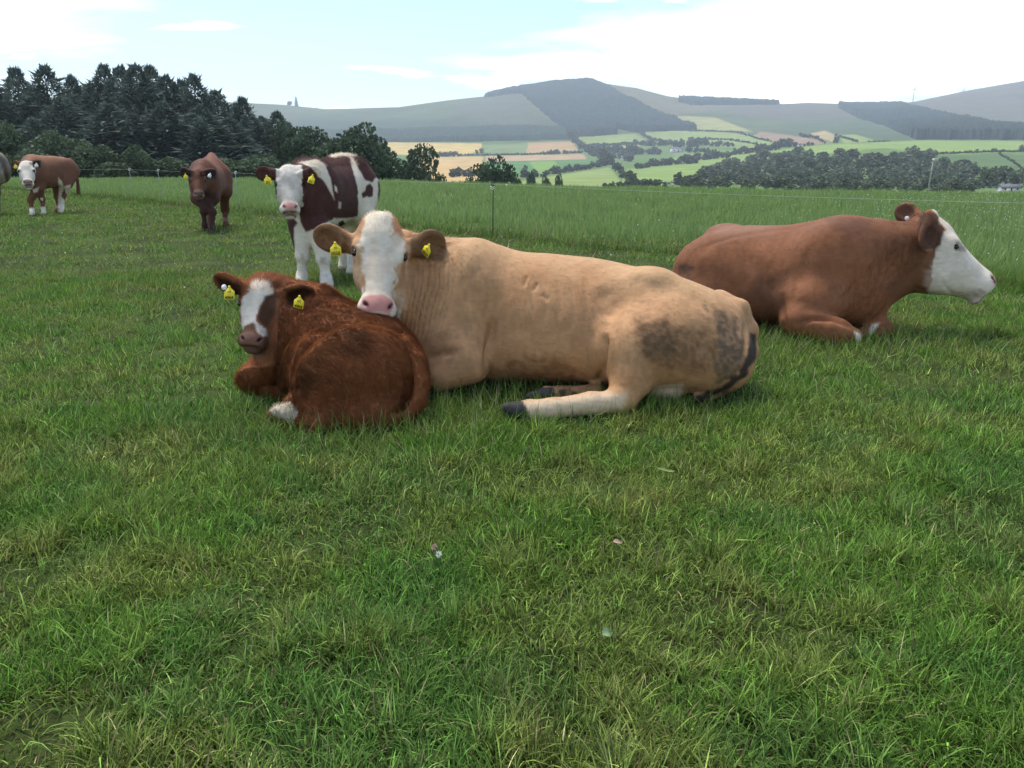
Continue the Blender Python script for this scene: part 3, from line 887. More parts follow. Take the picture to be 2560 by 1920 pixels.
for (s0, a), (s1, b) in zip(tops[:-1], tops[1:]):
    for t in np.linspace(0, 1, 10)[:-1]:
        p = a + (b - a) * t
        p[2] -= .05 * 4 * t * (1 - t) * (s1 - s0) / 12
        path.append(p)
path.append(tops[-1][1])
w = link("fence_wire", None, None, tuple(tops[0][1]), label="pale electric fence wire strung across the field", category="wire")
link("strand", MB().tube(np.array(path) - tops[0][1], .0017, 5).mesh("strand", WIRE, True), w)
kn = np.array(path[int(len(path) * .82)])
sx = FENCE_A + e_f * .33
link("knot", MB().add(*uv_sphere(np.array([sx[0], sx[1], tops[[s for s, _ in tops].index(0.0)][1][2] - .008]) - tops[0][1], .014, 8, 6)).mesh("knot", WHITEP, True), w)
# ------------------------------------------------------------------ animal modelling: smooth blended solids, meshed by surface nets
def op_ell(c, r, ax=None, k=0.05, cut=False):
    return dict(t='e', c=np.asarray(c, float), r=np.asarray(r, float), ax=None if ax is None else np.asarray(ax, float), k=k, cut=cut)

def op_cone(a, b, ra, rb, k=0.05, side=None, s=1.0, cut=False):
    return dict(t='c', a=np.asarray(a, float), b=np.asarray(b, float), ra=ra, rb=rb, k=k, side=None if side is None else unit(side), s=s, cut=cut)

def op_chain(pts, radii, k=0.04, side=None, s=1.0):
    return [op_cone(pts[i], pts[i + 1], radii[i], radii[i + 1], k, side, s) for i in range(len(pts) - 1)]

def op_torso(A, B, st, k=0.05, n=2.25, egg=0.12):
    """Trunk along the horizontal line A-B; stations: (t along, top z, bottom z, half width, sideways offset)."""
    return dict(t='t', A=np.asarray(A[:2], float), B=np.asarray(B[:2], float), st=np.asarray(st, float), k=k, n=n, egg=egg, cut=False)

def _cr(x, xs, ys):
    """Smooth monotone-ish interpolation (cubic Hermite)."""
    m = np.gradient(ys, xs)
    i = np.clip(np.searchsorted(xs, x) - 1, 0, len(xs) - 2)
    h = xs[i + 1] - xs[i]
    t = np.clip((x - xs[i]) / h, 0, 1)
    t2, t3 = t * t, t * t * t
    return (2 * t3 - 3 * t2 + 1) * ys[i] + (t3 - 2 * t2 + t) * h * m[i] + (-2 * t3 + 3 * t2) * ys[i + 1] + (t3 - t2) * h * m[i + 1]

def op_bounds(o):
    if o['t'] == 'e':
        R = o['r'].max() if o['ax'] is not None else o['r']
        return o['c'] - R, o['c'] + R
    if o['t'] == 'c':
        R = max(o['ra'], o['rb']) * max(1, o['s'])
        return np.minimum(o['a'], o['b']) - R, np.maximum(o['a'], o['b']) + R
    st = o['st']
    P = [o['A'] + (o['B'] - o['A']) * t for t in st[:, 0]]
    w = (st[:, 3] + abs(st[:, 4])).max()
    lo = np.min(P, axis=0) - w
    hi = np.max(P, axis=0) + w
    return np.array([lo[0], lo[1], st[:, 2].min()]), np.array([hi[0], hi[1], st[:, 1].max()])

def op_eval(o, X, Y, Z):
    if o['t'] == 'e':
        d = [X - o['c'][0], Y - o['c'][1], Z - o['c'][2]]
        if o['ax'] is not None:
            d = [d[0] * a[0] + d[1] * a[1] + d[2] * a[2] for a in o['ax']]
        r = o['r']
        k0 = np.sqrt((d[0] / r[0]) ** 2 + (d[1] / r[1]) ** 2 + (d[2] / r[2]) ** 2)
        k1 = np.sqrt((d[0] / r[0] ** 2) ** 2 + (d[1] / r[1] ** 2) ** 2 + (d[2] / r[2] ** 2) ** 2) + 1e-6
        return k0 * (k0 - 1) / k1
    if o['t'] == 'c':
        a, e = o['a'], o['b'] - o['a']
        px, py, pz = X - a[0], Y - a[1], Z - a[2]
        t = np.clip((px * e[0] + py * e[1] + pz * e[2]) / (e @ e), 0, 1)
        px, py, pz = px - t * e[0], py - t * e[1], pz - t * e[2]
        d2 = px * px + py * py + pz * pz
        r = o['ra'] + (o['rb'] - o['ra']) * t
        if o['side'] is not None:
            s = o['side']
            c = px * s[0] + py * s[1] + pz * s[2]
            d2 = d2 - c * c + (c / o['s']) ** 2
        return np.sqrt(np.maximum(d2, 0)) - r
    st = o['st']
    e = o['B'] - o['A']
    L = np.linalg.norm(e)
    e = e / L
    x, y = X - o['A'][0], Y - o['A'][1]
    t = np.clip((x * e[0] + y * e[1]) / L, st[0, 0], st[-1, 0])
    over = (x * e[0] + y * e[1]) / L - t
    lat = -x * e[1] + y * e[0]
    zt, zb, w, off = [_cr(t, st[:, 0], st[:, i]).astype(np.float32) for i in (1, 2, 3, 4)]
    w = np.maximum(w, 0.01)
    hz = np.maximum((zt - zb) / 2, 0.01)
    v = (Z - (zt + zb) / 2) / hz
    ww = w * (1 - o['egg'] * np.clip(v, -1.3, 1.3))
    u = (lat - off) / ww
    n = o['n']
    rho = (np.abs(u) ** n + np.abs(v) ** n) ** (1 / n)
    return (rho - 1) * np.minimum(ww, hz) * 0.85 + np.abs(over) * L

def sdf_mesh(ops, h, pad=0.05, zmin=None):
    bs = [op_bounds(o) for o in ops if not o['cut']]
    lo = np.min([b[0] for b in bs], axis=0) - pad
    hi = np.max([b[1] for b in bs], axis=0) + pad
    if zmin is not None:
        lo[2] = zmin
    n = np.ceil((hi - lo) / h).astype(int) + 1
    ax = [lo[i] + h * np.arange(n[i]) for i in range(3)]
    D = np.full(n, 1.0, np.float32)
    for o in ops:
        b0, b1 = op_bounds(o)
        m = o['k'] + 3 * h + 0.01
        i0 = np.clip(np.floor((b0 - m - lo) / h).astype(int), 0, n - 1)
        i1 = np.clip(np.ceil((b1 + m - lo) / h).astype(int) + 1, 1, n)
        if np.any(i1 <= i0):
            continue
        sl = tuple(slice(i0[i], i1[i]) for i in range(3))
        X = ax[0][sl[0]].astype(np.float32)[:, None, None]
        Y = ax[1][sl[1]].astype(np.float32)[None, :, None]
        Z = ax[2][sl[2]].astype(np.float32)[None, None, :]
        d = op_eval(o, X, Y, Z).astype(np.float32)
        a, k = D[sl], max(o['k'], 1e-4)
        if o['cut']:
            q = np.maximum(k - np.abs(a + d), 0) / k
            D[sl] = np.maximum(a, -d) + q * q * k * 0.25
        else:
            q = np.maximum(k - np.abs(a - d), 0) / k
            D[sl] = np.minimum(a, d) - q * q * k * 0.25
    # close the solid at the borders of the grid
    D[0], D[-1], D[:, 0], D[:, -1], D[:, :, 0], D[:, :, -1] = .5, .5, .5, .5, .5, .5
    V, F = surface_nets(D, lo, h)
    return V, F, (D, lo, h)

def surface_nets(D, lo, h):
    ins = D < 0
    c = np.zeros(np.array(D.shape) - 1, np.int8)
    for dx in (0, 1):
        for dy in (0, 1):
            for dz in (0, 1):
                c += ins[dx:D.shape[0] - 1 + dx, dy:D.shape[1] - 1 + dy, dz:D.shape[2] - 1 + dz]
    act = (c > 0) & (c < 8)
    ijk = np.argwhere(act)
    idx = np.full(act.shape, -1, np.int64)
    idx[act] = np.arange(len(ijk))
    cor = np.array([(x, y, z) for x in (0, 1) for y in (0, 1) for z in (0, 1)])
    val = np.stack([D[ijk[:, 0] + a, ijk[:, 1] + b, ijk[:, 2] + d] for a, b, d in cor], 1)
    edges = [(a, b) for a in range(8) for b in range(a + 1, 8) if np.abs(cor[a] - cor[b]).sum() == 1]
    P, N = np.zeros((len(ijk), 3)), np.zeros(len(ijk))
    for a, b in edges:
        va, vb = val[:, a], val[:, b]
        m = (va < 0) != (vb < 0)
        t = np.where(m, va / np.where(m, va - vb, 1), 0)
        P += np.where(m[:, None], cor[a] + t[:, None] * (cor[b] - cor[a]), 0)
        N += m
    V = lo + h * (ijk + P / N[:, None])
    F = []
    for axis in range(3):
        o1, o2 = [(1, 2), (2, 0), (0, 1)][axis]
        a = np.take(ins, range(D.shape[axis] - 1), axis)
        b = np.take(ins, range(1, D.shape[axis]), axis)
        e = np.argwhere(a != b)
        e = e[(e[:, o1] > 0) & (e[:, o2] > 0) & (e[:, o1] < D.shape[o1] - 1) & (e[:, o2] < D.shape[o2] - 1)]
        flip = b[e[:, 0], e[:, 1], e[:, 2]]
        def cell(d1, d2):
            q = e.copy()
            q[:, o1] += d1
            q[:, o2] += d2
            return idx[q[:, 0], q[:, 1], q[:, 2]]
        f = np.stack([cell(-1, -1), cell(0, -1), cell(0, 0), cell(-1, 0)], 1)
        f[flip] = f[flip][:, ::-1]
        F.append(f)
    F = np.concatenate(F)
    return V, F[(F >= 0).all(1)]

def relax(V, F, it=2, lam=0.5):
    E = np.concatenate([F[:, [0, 1]], F[:, [1, 2]], F[:, [2, 3]], F[:, [3, 0]]])
    deg = np.bincount(E[:, 0], minlength=len(V)) + np.bincount(E[:, 1], minlength=len(V))
    for _ in range(it):
        for l in (lam, -lam * 1.04):
            S = np.stack([np.bincount(E[:, 0], V[E[:, 1], i], len(V)) + np.bincount(E[:, 1], V[E[:, 0], i], len(V)) for i in range(3)], 1)
            V = V + l * (S / deg[:, None] - V)
    return V

def vnormals(V, F):
    a, b, c, d = V[F[:, 0]], V[F[:, 1]], V[F[:, 2]], V[F[:, 3]]
    n = np.cross(c - a, d - b)
    N = np.stack([sum(np.bincount(F[:, j], n[:, i], len(V)) for j in range(4)) for i in range(3)], 1)
    return N / (np.linalg.norm(N, axis=1)[:, None] + 1e-12)

# a head, modelled in its own frame: s sideways, f from poll to mouth, n out of the face
class Head:
    def __init__(self, poll, nose, toward, yaw=0.0, wide=1.0):
        self.o = np.asarray(poll, float)
        d = np.asarray(nose, float) - self.o
        self.L = np.linalg.norm(d)
        self.f = d / self.L
        n = np.asarray(toward, float)
        n = unit(n - self.f * (n @ self.f))
        s = np.cross(self.f, n)
        n = n * math.cos(yaw) + s * math.sin(yaw)
        self.n = unit(n - self.f * (n @ self.f))
        self.s = np.cross(self.n, self.f)       # points to image right for a face turned to the camera
        self.wide = wide
        self.ax = np.stack([self.s, self.f, self.n])
    def p(self, s, f, n):
        return self.o + self.L * (s * self.wide * self.s + f * self.f + n * self.n)
    def local(self, P):
        return ((P - self.o) @ self.ax.T) / self.L
    def e(self, s, f, n, rs, rf, rn, k=0.08, cut=False):
        return op_ell(self.p(s, f, n), np.array([rs * self.wide, rf, rn]) * self.L, self.ax, k * self.L, cut)
    def c(self, a, b, ra, rb, k=0.08):
        return op_cone(self.p(*a), self.p(*b), ra * self.L, rb * self.L, k * self.L, self.s, self.wide)
    def ops(self, mouth=True):
        o = [self.e(0, .17, -.20, .215, .20, .19, .05),
             self.c((0, .20, -.20), (0, .78, -.155), .185, .125, .10),
             self.e(0, .02, -.15, .13, .11, .13, .10),
             self.c((0, .38, -.34), (0, .86, -.26), .13, .085, .10)]
        for q in (-1, 1):
            o += [self.e(q * .12, .43, -.28, .085, .20, .17, .12),
                  self.e(q * .185, .32, -.115, .065, .085, .07, .08)]
        o += [self.e(0, .87, -.155, .172, .125, .135, .07)]
        if mouth:
            o += [self.e(0, .965, -.205, .16, .028, .15, .012, True)]
        o += [self.e(0, .935, -.275, .105, .062, .085, .014)]
        for q in (-1, 1):
            o.append(op_ell(self.p(q * .108, .868, -.030), np.array([.016, .042, .05]) * self.L,
                            np.stack([unit(self.s + q * .75 * self.f), unit(self.f - q * .75 * self.s), self.n]), .012 * self.L, True))
            o.append(self.e(q * .225, .355, -.105, .035, .045, .045, .015, True))
        return o
    def eye(self, q):
        return self.p(q * .204, .358, -.105), .036 * self.L

def ear_ops(base, tip, face, width, thick, k=0.02):
    """A leaf-shaped ear: flat, hollow on the side it faces."""
    base, tip = np.asarray(base, float), np.asarray(tip, float)
    d = tip - base
    L = np.linalg.norm(d)
    d = d / L
    n = unit(np.asarray(face, float) - d * (np.asarray(face, float) @ d))
    w = np.cross(n, d)
    ax = np.stack([d, w, n])
    return [op_cone(base - d * L * .12, base + d * L * .3, width * .36, width * .40, k, n, 0.7),
            op_ell(base + d * L * .56, (L * .46, width * .52, thick), ax, k),
            op_ell(base + d * L * .60 + n * thick * 1.2, (L * .34, width * .37, thick * 0.95), ax, 0.008, True)]

# ------------------------------------------------------------------ turning a solid into an animal
FOOTPRINTS = []
COAT_MAT = mat_attr("coat", rough=0.70, spec=0.16, var=0.10, scale=55.0, stretch=(0.35, 1, 1), bump=0.15, bdist=0.005)
HAIR_MAT = mat_attr("hair", rough=0.7, spec=0.12, var=0.10, scale=14.0, trans=0.45)
_em, _en, _el, _eb = mat_base("eyeball", 0.06, 0.6)
_eno = _en.new("ShaderNodeTexNoise"); _eno.inputs["Scale"].default_value = 60
_er = _en.new("ShaderNodeValToRGB")
_er.color_ramp.elements[0].color = (0.006, 0.004, 0.003, 1)
_er.color_ramp.elements[1].color = (0.022, 0.012, 0.007, 1)
_el.new(_eno.outputs["Fac"], _er.inputs[0]); _el.new(_er.outputs[0], _eb.inputs["Base Color"])
EYE_MAT = _em

def paint(V, N, base, layers, seed=0, var=0.10):
    """Coat colours per vertex. A layer marks a region: a polygon of photograph pixels on the near side, or a 3-D function."""
    px, py = proj(V)
    C = np.tile(np.asarray(base, float), (len(V), 1))
    C *= (1 + var * 2 * (fbm(V, 5.0, 3, seed) - 0.5))[:, None]
    C *= (1 + .42 * (fbm(V * np.array([1.0, 1.0, .45]), 44.0, 3, seed + 60) - .5) + .34 * (fbm(V, 12.0, 3, seed + 66) - .5))[:, None]
    jit = (fbm(V, 28.0, 3, seed + 5) - 0.5) * 2
    for L in layers:
        if 'poly' in L:
            sd = poly_sd(px, py, L['poly'])
        else:
            sd = L['fn'](V, N)
        sd = sd + jit * L.get('noise', 6.0)
        w = sstep(-L.get('soft', 3.0), L.get('soft', 3.0), sd) * L.get('op', 1.0)
        if 'mottle' in L:
            w = w * (1 - L['mottle'] * sstep(.35, .65, fbm(V, L.get('mscale', 30.0), 3, seed + 9)))
        if 'Y' in L:
            w = w * ((V[:, 1] >= L['Y'][0]) & (V[:, 1] <= L['Y'][1]))
        if L.get('near'):
            w = w * (np.einsum('ij,ij->i', N, CAMP - V) > 0)
        C = C * (1 - w[:, None]) + np.asarray(L['col'])[None, :] * w[:, None]
    return C

def fur(V, F, N, C, count, length, width, flow, base, lay=0.45, mask=None, seed=0, rough=0.35, parent=None, name="coat_hair", part=True):
    """Short hair as thousands of fine tapering strands that follow the flow of the coat."""
    r = np.random.default_rng(seed + 50)
    tri = np.concatenate([F[:, [0, 1, 2]], F[:, [0, 2, 3]]])
    A = np.linalg.norm(np.cross(V[tri[:, 1]] - V[tri[:, 0]], V[tri[:, 2]] - V[tri[:, 0]]), axis=1)
    cen = V[tri].mean(1)
    nf = N[tri].mean(1)
    see = np.einsum('ij,ij->i', nf, CAMP - cen) / np.linalg.norm(CAMP - cen, axis=1)
    A = A * np.where(see > -0.25, 1.0, 0.22) * (cen[:, 2] > 0.02)
    if mask is not None:
        A = A * mask(cen)
    A = A / A.sum()
    t = r.choice(len(tri), count, p=A)
    u, v = r.random(count), r.random(count)
    fl = u + v > 1
    u[fl], v[fl] = 1 - u[fl], 1 - v[fl]
    w = 1 - u - v
    T = tri[t]
    P = V[T[:, 0]] * w[:, None] + V[T[:, 1]] * u[:, None] + V[T[:, 2]] * v[:, None]
    n = N[T[:, 0]] * w[:, None] + N[T[:, 1]] * u[:, None] + N[T[:, 2]] * v[:, None]
    n /= np.linalg.norm(n, axis=1)[:, None]
    c = C[T[:, 0]] * w[:, None] + C[T[:, 1]] * u[:, None] + C[T[:, 2]] * v[:, None]
    d = flow(P) if callable(flow) else np.tile(np.asarray(flow, float), (count, 1))
    clump = np.stack([fbm(P, 16.0, 2, seed + 20 + i) - .5 for i in range(3)], 1) * 3.0 * rough
    d = d / (np.linalg.norm(d, axis=1)[:, None] + 1e-9) + clump + r.normal(0, rough * .45, (count, 3))
    d = d - n * np.einsum('ij,ij->i', d, n)[:, None]
    d /= np.linalg.norm(d, axis=1)[:, None] + 1e-9
    ln = length(P) if callable(length) else np.full(count, length)
    ln = ln * r.uniform(.6, 1.25, count)
    side = np.cross(n, d)
    tilt = r.uniform(.6, 1.4, count)[:, None] * lay
    tip = P + (d * (1 - .3 * tilt) + n * tilt) * ln[:, None] - n * 0.002
    wd = width * r.uniform(.6, 1.3, count)[:, None] * .5
    root = P - n * 0.003
    Vs = np.stack([root + side * wd, root - side * wd, tip], 1).reshape(-1, 3)
    cs = c * r.normal(1, .14, count)[:, None]
    cs = np.repeat(np.clip(cs, 0.004, 0.9), 3, 0)
    ns = n + d * 0.25 + r.normal(0, .16, (count, 3))
    ns = np.repeat(ns / np.linalg.norm(ns, axis=1)[:, None], 3, 0)
    Fs = np.arange(count * 3).reshape(-1, 3)
    me = mesh_from(name, Vs - base, Fs, HAIR_MAT, True, cs, ns)
    return link(name, me, parent, kind="stuff")

TAG_MAT = mat_plain("yellow_plastic", (0.78, 0.62, 0.03), 0.4, 0.4, 0.05, 60)
TAGW_MAT = mat_plain("white_plastic", (0.75, 0.75, 0.72), 0.4, 0.4, 0.05, 60)
INK_MAT = mat_plain("black_ink", (0.015, 0.014, 0.01), 0.6, 0.2, 0.05, 60)

def ear_tag(root, base, top, size, normal, lean=0.0, number=None, small=None, mat=TAG_MAT, button=False):
    """Plastic ear tag: a plate with a pointed neck, hung from its pin; numbers printed on it."""
    n = unit(normal)
    upv = unit(np.array([0, 0, 1.0]) - n * n[2])
    rt = np.cross(upv, n)
    ca, sa = math.cos(lean), math.sin(lean)
    rt, upv = rt * ca + upv * sa, upv * ca - rt * sa
    o = np.asarray(top, float)
    if button:
        prof = [(math.cos(a) * .5, math.sin(a) * .5 - .5) for a in np.linspace(0, 2 * math.pi, 21)[:-1]]
    else:
        prof = [(-.07, 0), (.07, 0), (.11, -.16), (.34, -.40), (.44, -.46), (.46, -.54), (.46, -1.08), (.42, -1.13),
                (-.42, -1.13), (-.46, -1.08), (-.46, -.54), (-.44, -.46), (-.34, -.40), (-.11, -.16)]
    prof = np.array(prof) * size
    th = 0.0012 if size < .1 else 0.002
    k = len(prof)
    bend = 0.10 * (prof[:, 1] / size) ** 2 * size
    fr = o + prof[:, :1] * rt + prof[:, 1:] * upv + n * (th + bend[:, None])
    bk = fr - n * 2 * th
    V = np.vstack([fr, bk, fr.mean(0), bk.mean(0)])
    tri = [(2 * k, (i + 1) % k, i) for i in range(k)] + [(2 * k + 1, k + i, k + (i + 1) % k) for i in range(k)]
    qd = [(i, (i + 1) % k, k + (i + 1) % k, k + i) for i in range(k)]
    V2, F2 = uv_sphere(o + n * (th + .002) - upv * size * (.5 if button else .09), size * (.16 if button else .085), 10, 6)
    mb = MB().add(V, [np.array(tri), np.array(qd)]).add(V2, F2)
    mb.v = [v - base for v in mb.v]
    me = mb.mesh("ear_tag", mat)
    tag = link("ear_tag", me, root)
    def text(s, sz, y):
        cu = bpy.data.curves.new("number", 'FONT')
        cu.body = s
        cu.size = sz
        cu.align_x = 'CENTER'
        cu.extrude = 0.0003
        cu.offset = sz * 0.012
        cu.resolution_u = 3
        tmp = bpy.data.objects.new("number", cu)
        COL.objects.link(tmp)
        bpy.context.view_layer.update()
        m2 = bpy.data.meshes.new_from_object(tmp)
        bpy.data.objects.remove(tmp)
        co = np.zeros(len(m2.vertices) * 3, np.float32)
        m2.vertices.foreach_get("co", co)
        co = co.reshape(-1, 3)
        b2 = 0.10 * ((co[:, 1] + y * size) / size) ** 2 * size
        P = o - base + co[:, :1] * rt + (co[:, 1:2] + y * size) * upv + n * (co[:, 2:3] + th + .0012 + b2[:, None])
        m2.vertices.foreach_set("co", P.astype(np.float32).ravel())
        m2.materials.clear(); m2.materials.append(INK_MAT)
        m2.update()
        link("number", m2, tag)
    if number:
        text(number, size * (1.55 / max(len(number), 3)) , -1.06)
    if small:
        text(small, size * .22, -.60)
    return tag

def make_animal(name, label, category, ops, h, base, colour, layers, creases=(), eyes=(), seed=0, group=None, zmin=-0.04, it=2, cvar=0.10):
    base = np.asarray(base, float)
    V, F, grid = sdf_mesh(ops, h, zmin=zmin)
    V = relax(V, F, it)
    N = vnormals(V, F)
    px, py = proj(V)
    facing = np.einsum('ij,ij->i', N, CAMP - V) > 0
    for pts, depth, width in creases:
        d, t = line_d(px, py, pts)
        fade = np.clip(np.minimum(t, 1 - t) * 4, 0, 1)
        V = V - N * (depth * np.exp(-(d / width) ** 2) * fade * facing)[:, None]
    lump = (fbm(V, 11.0, 4, seed + 31, .6) - .5) * 0.007 + (fbm(V, 3.0, 2, seed + 41) - .5) * 0.022
    V = V + N * lump[:, None] * sstep(0.0, 0.5, (h - 0.004) / 0.006)
    N = vnormals(V, F)
    C = np.clip(paint(V, N, colour, layers, seed, cvar), 0.003, 0.85)
    root = thing(name, label, category, base, group)
    link("body", mesh_from("body", V - base, F, COAT_MAT, True, C), root)
    for c, r in eyes:
        v, q = uv_sphere(c, r)
        link("eye", mesh_from("eye", v - base, q, EYE_MAT), root)
    FOOTPRINTS.append(grid)
    return root, V, F, N, C
# ------------------------------------------------------------------ the cattle
def px_torso(rows, k=0.05, n=2.25, egg=0.12):
    """Trunk from its top outline: rows of (pixel x, pixel y of the back line, depth Y, half width, bottom z)."""
    P = np.array([W(r[0], r[1], r[2]) for r in rows])
    A, B = P[0, :2], P[-1, :2]
    e = (B - A) / np.linalg.norm(B - A)
    L = np.linalg.norm(B - A)
    t = ((P[:, :2] - A) @ e) / L
    off = -(P[:, 0] - A[0]) * e[1] + (P[:, 1] - A[1]) * e[0]
    st = np.column_stack([t, P[:, 2], [r[4] for r in rows], [r[3] for r in rows], off])
    return op_torso(A, B, st, k, n, egg)

TAN, TAN_DK = (0.44, 0.242, 0.116), (0.36, 0.18, 0.08)
WHITE, CREAM = (0.68, 0.60, 0.475), (0.62, 0.50, 0.36)
PINK, MUD = (0.50, 0.225, 0.19), (0.050, 0.040, 0.030)
HOOF = (0.045, 0.042, 0.042)

# ---- tan cow lying across the middle
hA = Head(W(956, 537, 4.48), W(946, 791, 4.17), CAMP - W(955, 650, 4.35) + np.array([0, 0, .1]), yaw=-0.10, wide=1.08)
A_ops = [
    px_torso([(1030, 740, 4.74, .10, .20), (1062, 690, 4.75, .18, .10), (1110, 626, 4.76, .27, .04), (1172, 603, 4.76, .31, .02), (1240, 613, 4.76, .34, .02),
              (1301, 630, 4.75, .375, .02), (1386, 638, 4.74, .41, .02), (1472, 646, 4.72, .425, .02), (1537, 655, 4.70, .42, .02),
              (1600, 669, 4.68, .38, .02), (1657, 683, 4.66, .345, .03), (1700, 706, 4.64, .31, .04), (1750, 728, 4.62, .28, .06),
              (1800, 746, 4.60, .25, .08), (1838, 765, 4.58, .20, .12), (1868, 812, 4.57, .12, .2), (1880, 850, 4.57, .03, .28)], k=0.05, egg=0.16),
    # hip bone, haunch, thigh
    op_ell(W(1628, 705, 4.50), (.10, .09, .06), k=.14),
    op_ell(W(1726, 806, 4.44), (.28, .20, .15), k=.12),
    op_ell(W(1735, 890, 4.34), (.30, .20, .20), k=.10),
    op_ell(W(1612, 880, 4.27), (.185, .12, .17), k=.14),
    op_cone(W(1690, 812, 4.46), W(1592, 868, 4.28), .17, .125, .18),
    op_cone(W(1568, 880, 4.24), W(1575, 960, 4.15), .10, .092, .09),
    op_ell(W(1800, 900, 4.42), (.16, .20, .17), k=.10),
    # hock, shank, hoof of the near hind leg
    op_cone(W(1576, 955, 4.15), W(1556, 992, 4.10), .092, .072, .05),
    op_cone(W(1562, 1002, 4.10), W(1480, 1008, 4.05), .068, .050, .04),
    op_cone(W(1480, 1008, 4.06), W(1380, 1022, 4.01), .050, .045, .03),
    op_cone(W(1380, 1022, 4.01), W(1330, 1030, 3.99), .046, .060, .03),
    op_cone(W(1318, 1030, 3.98), W(1282, 1030, 3.96), .056, .046, .02),
    op_cone(W(1290, 1028, 3.93), W(1268, 1020, 3.92), .036, .024, .012),
    # far hind foot showing under the belly
    op_cone(W(1490, 984, 4.36), W(1400, 984, 4.30), .055, .045, .03),
    op_cone(W(1400, 984, 4.30), W(1370, 988, 4.29), .042, .052, .02),
    op_cone(W(1362, 990, 4.28), W(1326, 993, 4.27), .046, .030, .02),
    # udder
    op_ell(W(1660, 968, 4.34), (.13, .12, .085), k=.03),
    # shoulder, upper arm and folded forearm
    op_ell(W(1150, 760, 4.60), (.20, .16, .27), k=.12),
    op_ell(W(1120, 860, 4.50), (.20, .15, .20), k=.10),
    op_cone(W(1165, 888, 4.42), W(1070, 925, 4.44), .125, .115, .06),
    op_cone(W(1178, 915, 4.38), W(1100, 940, 4.36), .095, .085, .045),
    # neck and dewlap
    op_cone(W(1150, 720, 4.70), W(1060, 678, 4.80), .26, .19, .10),
    op_cone(W(1060, 678, 4.80), W(1000, 635, 4.66), .19, .14, .10),
    op_cone(W(1110, 800, 4.70), W(1040, 720, 4.68), .22, .17, .12),
    op_cone(W(1060, 860, 4.60), W(1020, 760, 4.50), .14, .11, .12),
    # tail, hanging down behind the pin bone
    *op_chain([W(1800, 748, 4.58), W(1850, 772, 4.52), W(1876, 825, 4.48), W(1880, 880, 4.45), W(1856, 930, 4.42), W(1812, 968, 4.38), W(1770, 985, 4.30), W(1735, 1000, 4.24)],
              [.05, .048, .042, .036, .032, .030, .040, .02], .03),
] + hA.ops() + ear_ops(W(878, 610, 4.50), W(782, 582, 4.50), (-.1, -1, -.25), .165, .030) + ear_ops(W(1028, 620, 4.52), W(1114, 600, 4.56), (.25, -1, -.2), .160, .030)
def a_head(s, f0, f1):
    def fn(V, N):
        q = hA.local(V)
        return np.where((q[:, 1] > -.3) & (q[:, 1] < 1.2) & (np.abs(q[:, 0]) < .6), 1, -1) * 100.0
    return fn
def local_poly(head, poly, scale=130.0, nmin=-9, nmax=9):
    """A mark drawn in the head's own frame (s, f); distances scaled to roughly pixels."""
    poly = np.array(poly) * scale
    def fn(V, N):
        q = head.local(V)
        sd = poly_sd(q[:, 0] * scale, q[:, 1] * scale, poly)
        return np.where((q[:, 2] > nmin) & (q[:, 2] < nmax), sd, -99.0)
    return fn
def local_blob(head, c, r, ang=0.0, scale=130.0):
    c, r = np.array(c), np.array(r)
    def fn(V, N):
        q = head.local(V) - c
        q = np.column_stack([q[:, 0] * math.cos(ang) - q[:, 1] * math.sin(ang), q[:, 0] * math.sin(ang) + q[:, 1] * math.cos(ang), q[:, 2]]) / r
        return (1 - np.linalg.norm(q, axis=1)) * r.min() * scale
    return fn
def nose_layers(h, col, nost=(.03, .012, .010)):
    return [dict(fn=local_poly(h, [(-.135, .80), (-.06, .785), (.06, .785), (.135, .80), (.15, .88), (.10, .945), (-.10, .945), (-.15, .88)], nmin=-.19), col=col, soft=2, noise=2),
            dict(fn=local_blob(h, (-.108, .868, -.05), (.017, .046, .06), .65), col=nost, soft=1, noise=.5),
            dict(fn=local_blob(h, (.108, .868, -.05), (.017, .046, .06), -.65), col=nost, soft=1, noise=.5),
            dict(fn=local_blob(h, (0, .962, -.20), (.17, .018, .15)), col=(.10, .055, .045), soft=1.2, noise=1)]
def eye_layers(h, col, r=.055):
    return [dict(fn=local_blob(h, (q * .205, .36, -.11), (r, r * .9, r)), col=col, soft=2, noise=1.5) for q in (-1, 1)]
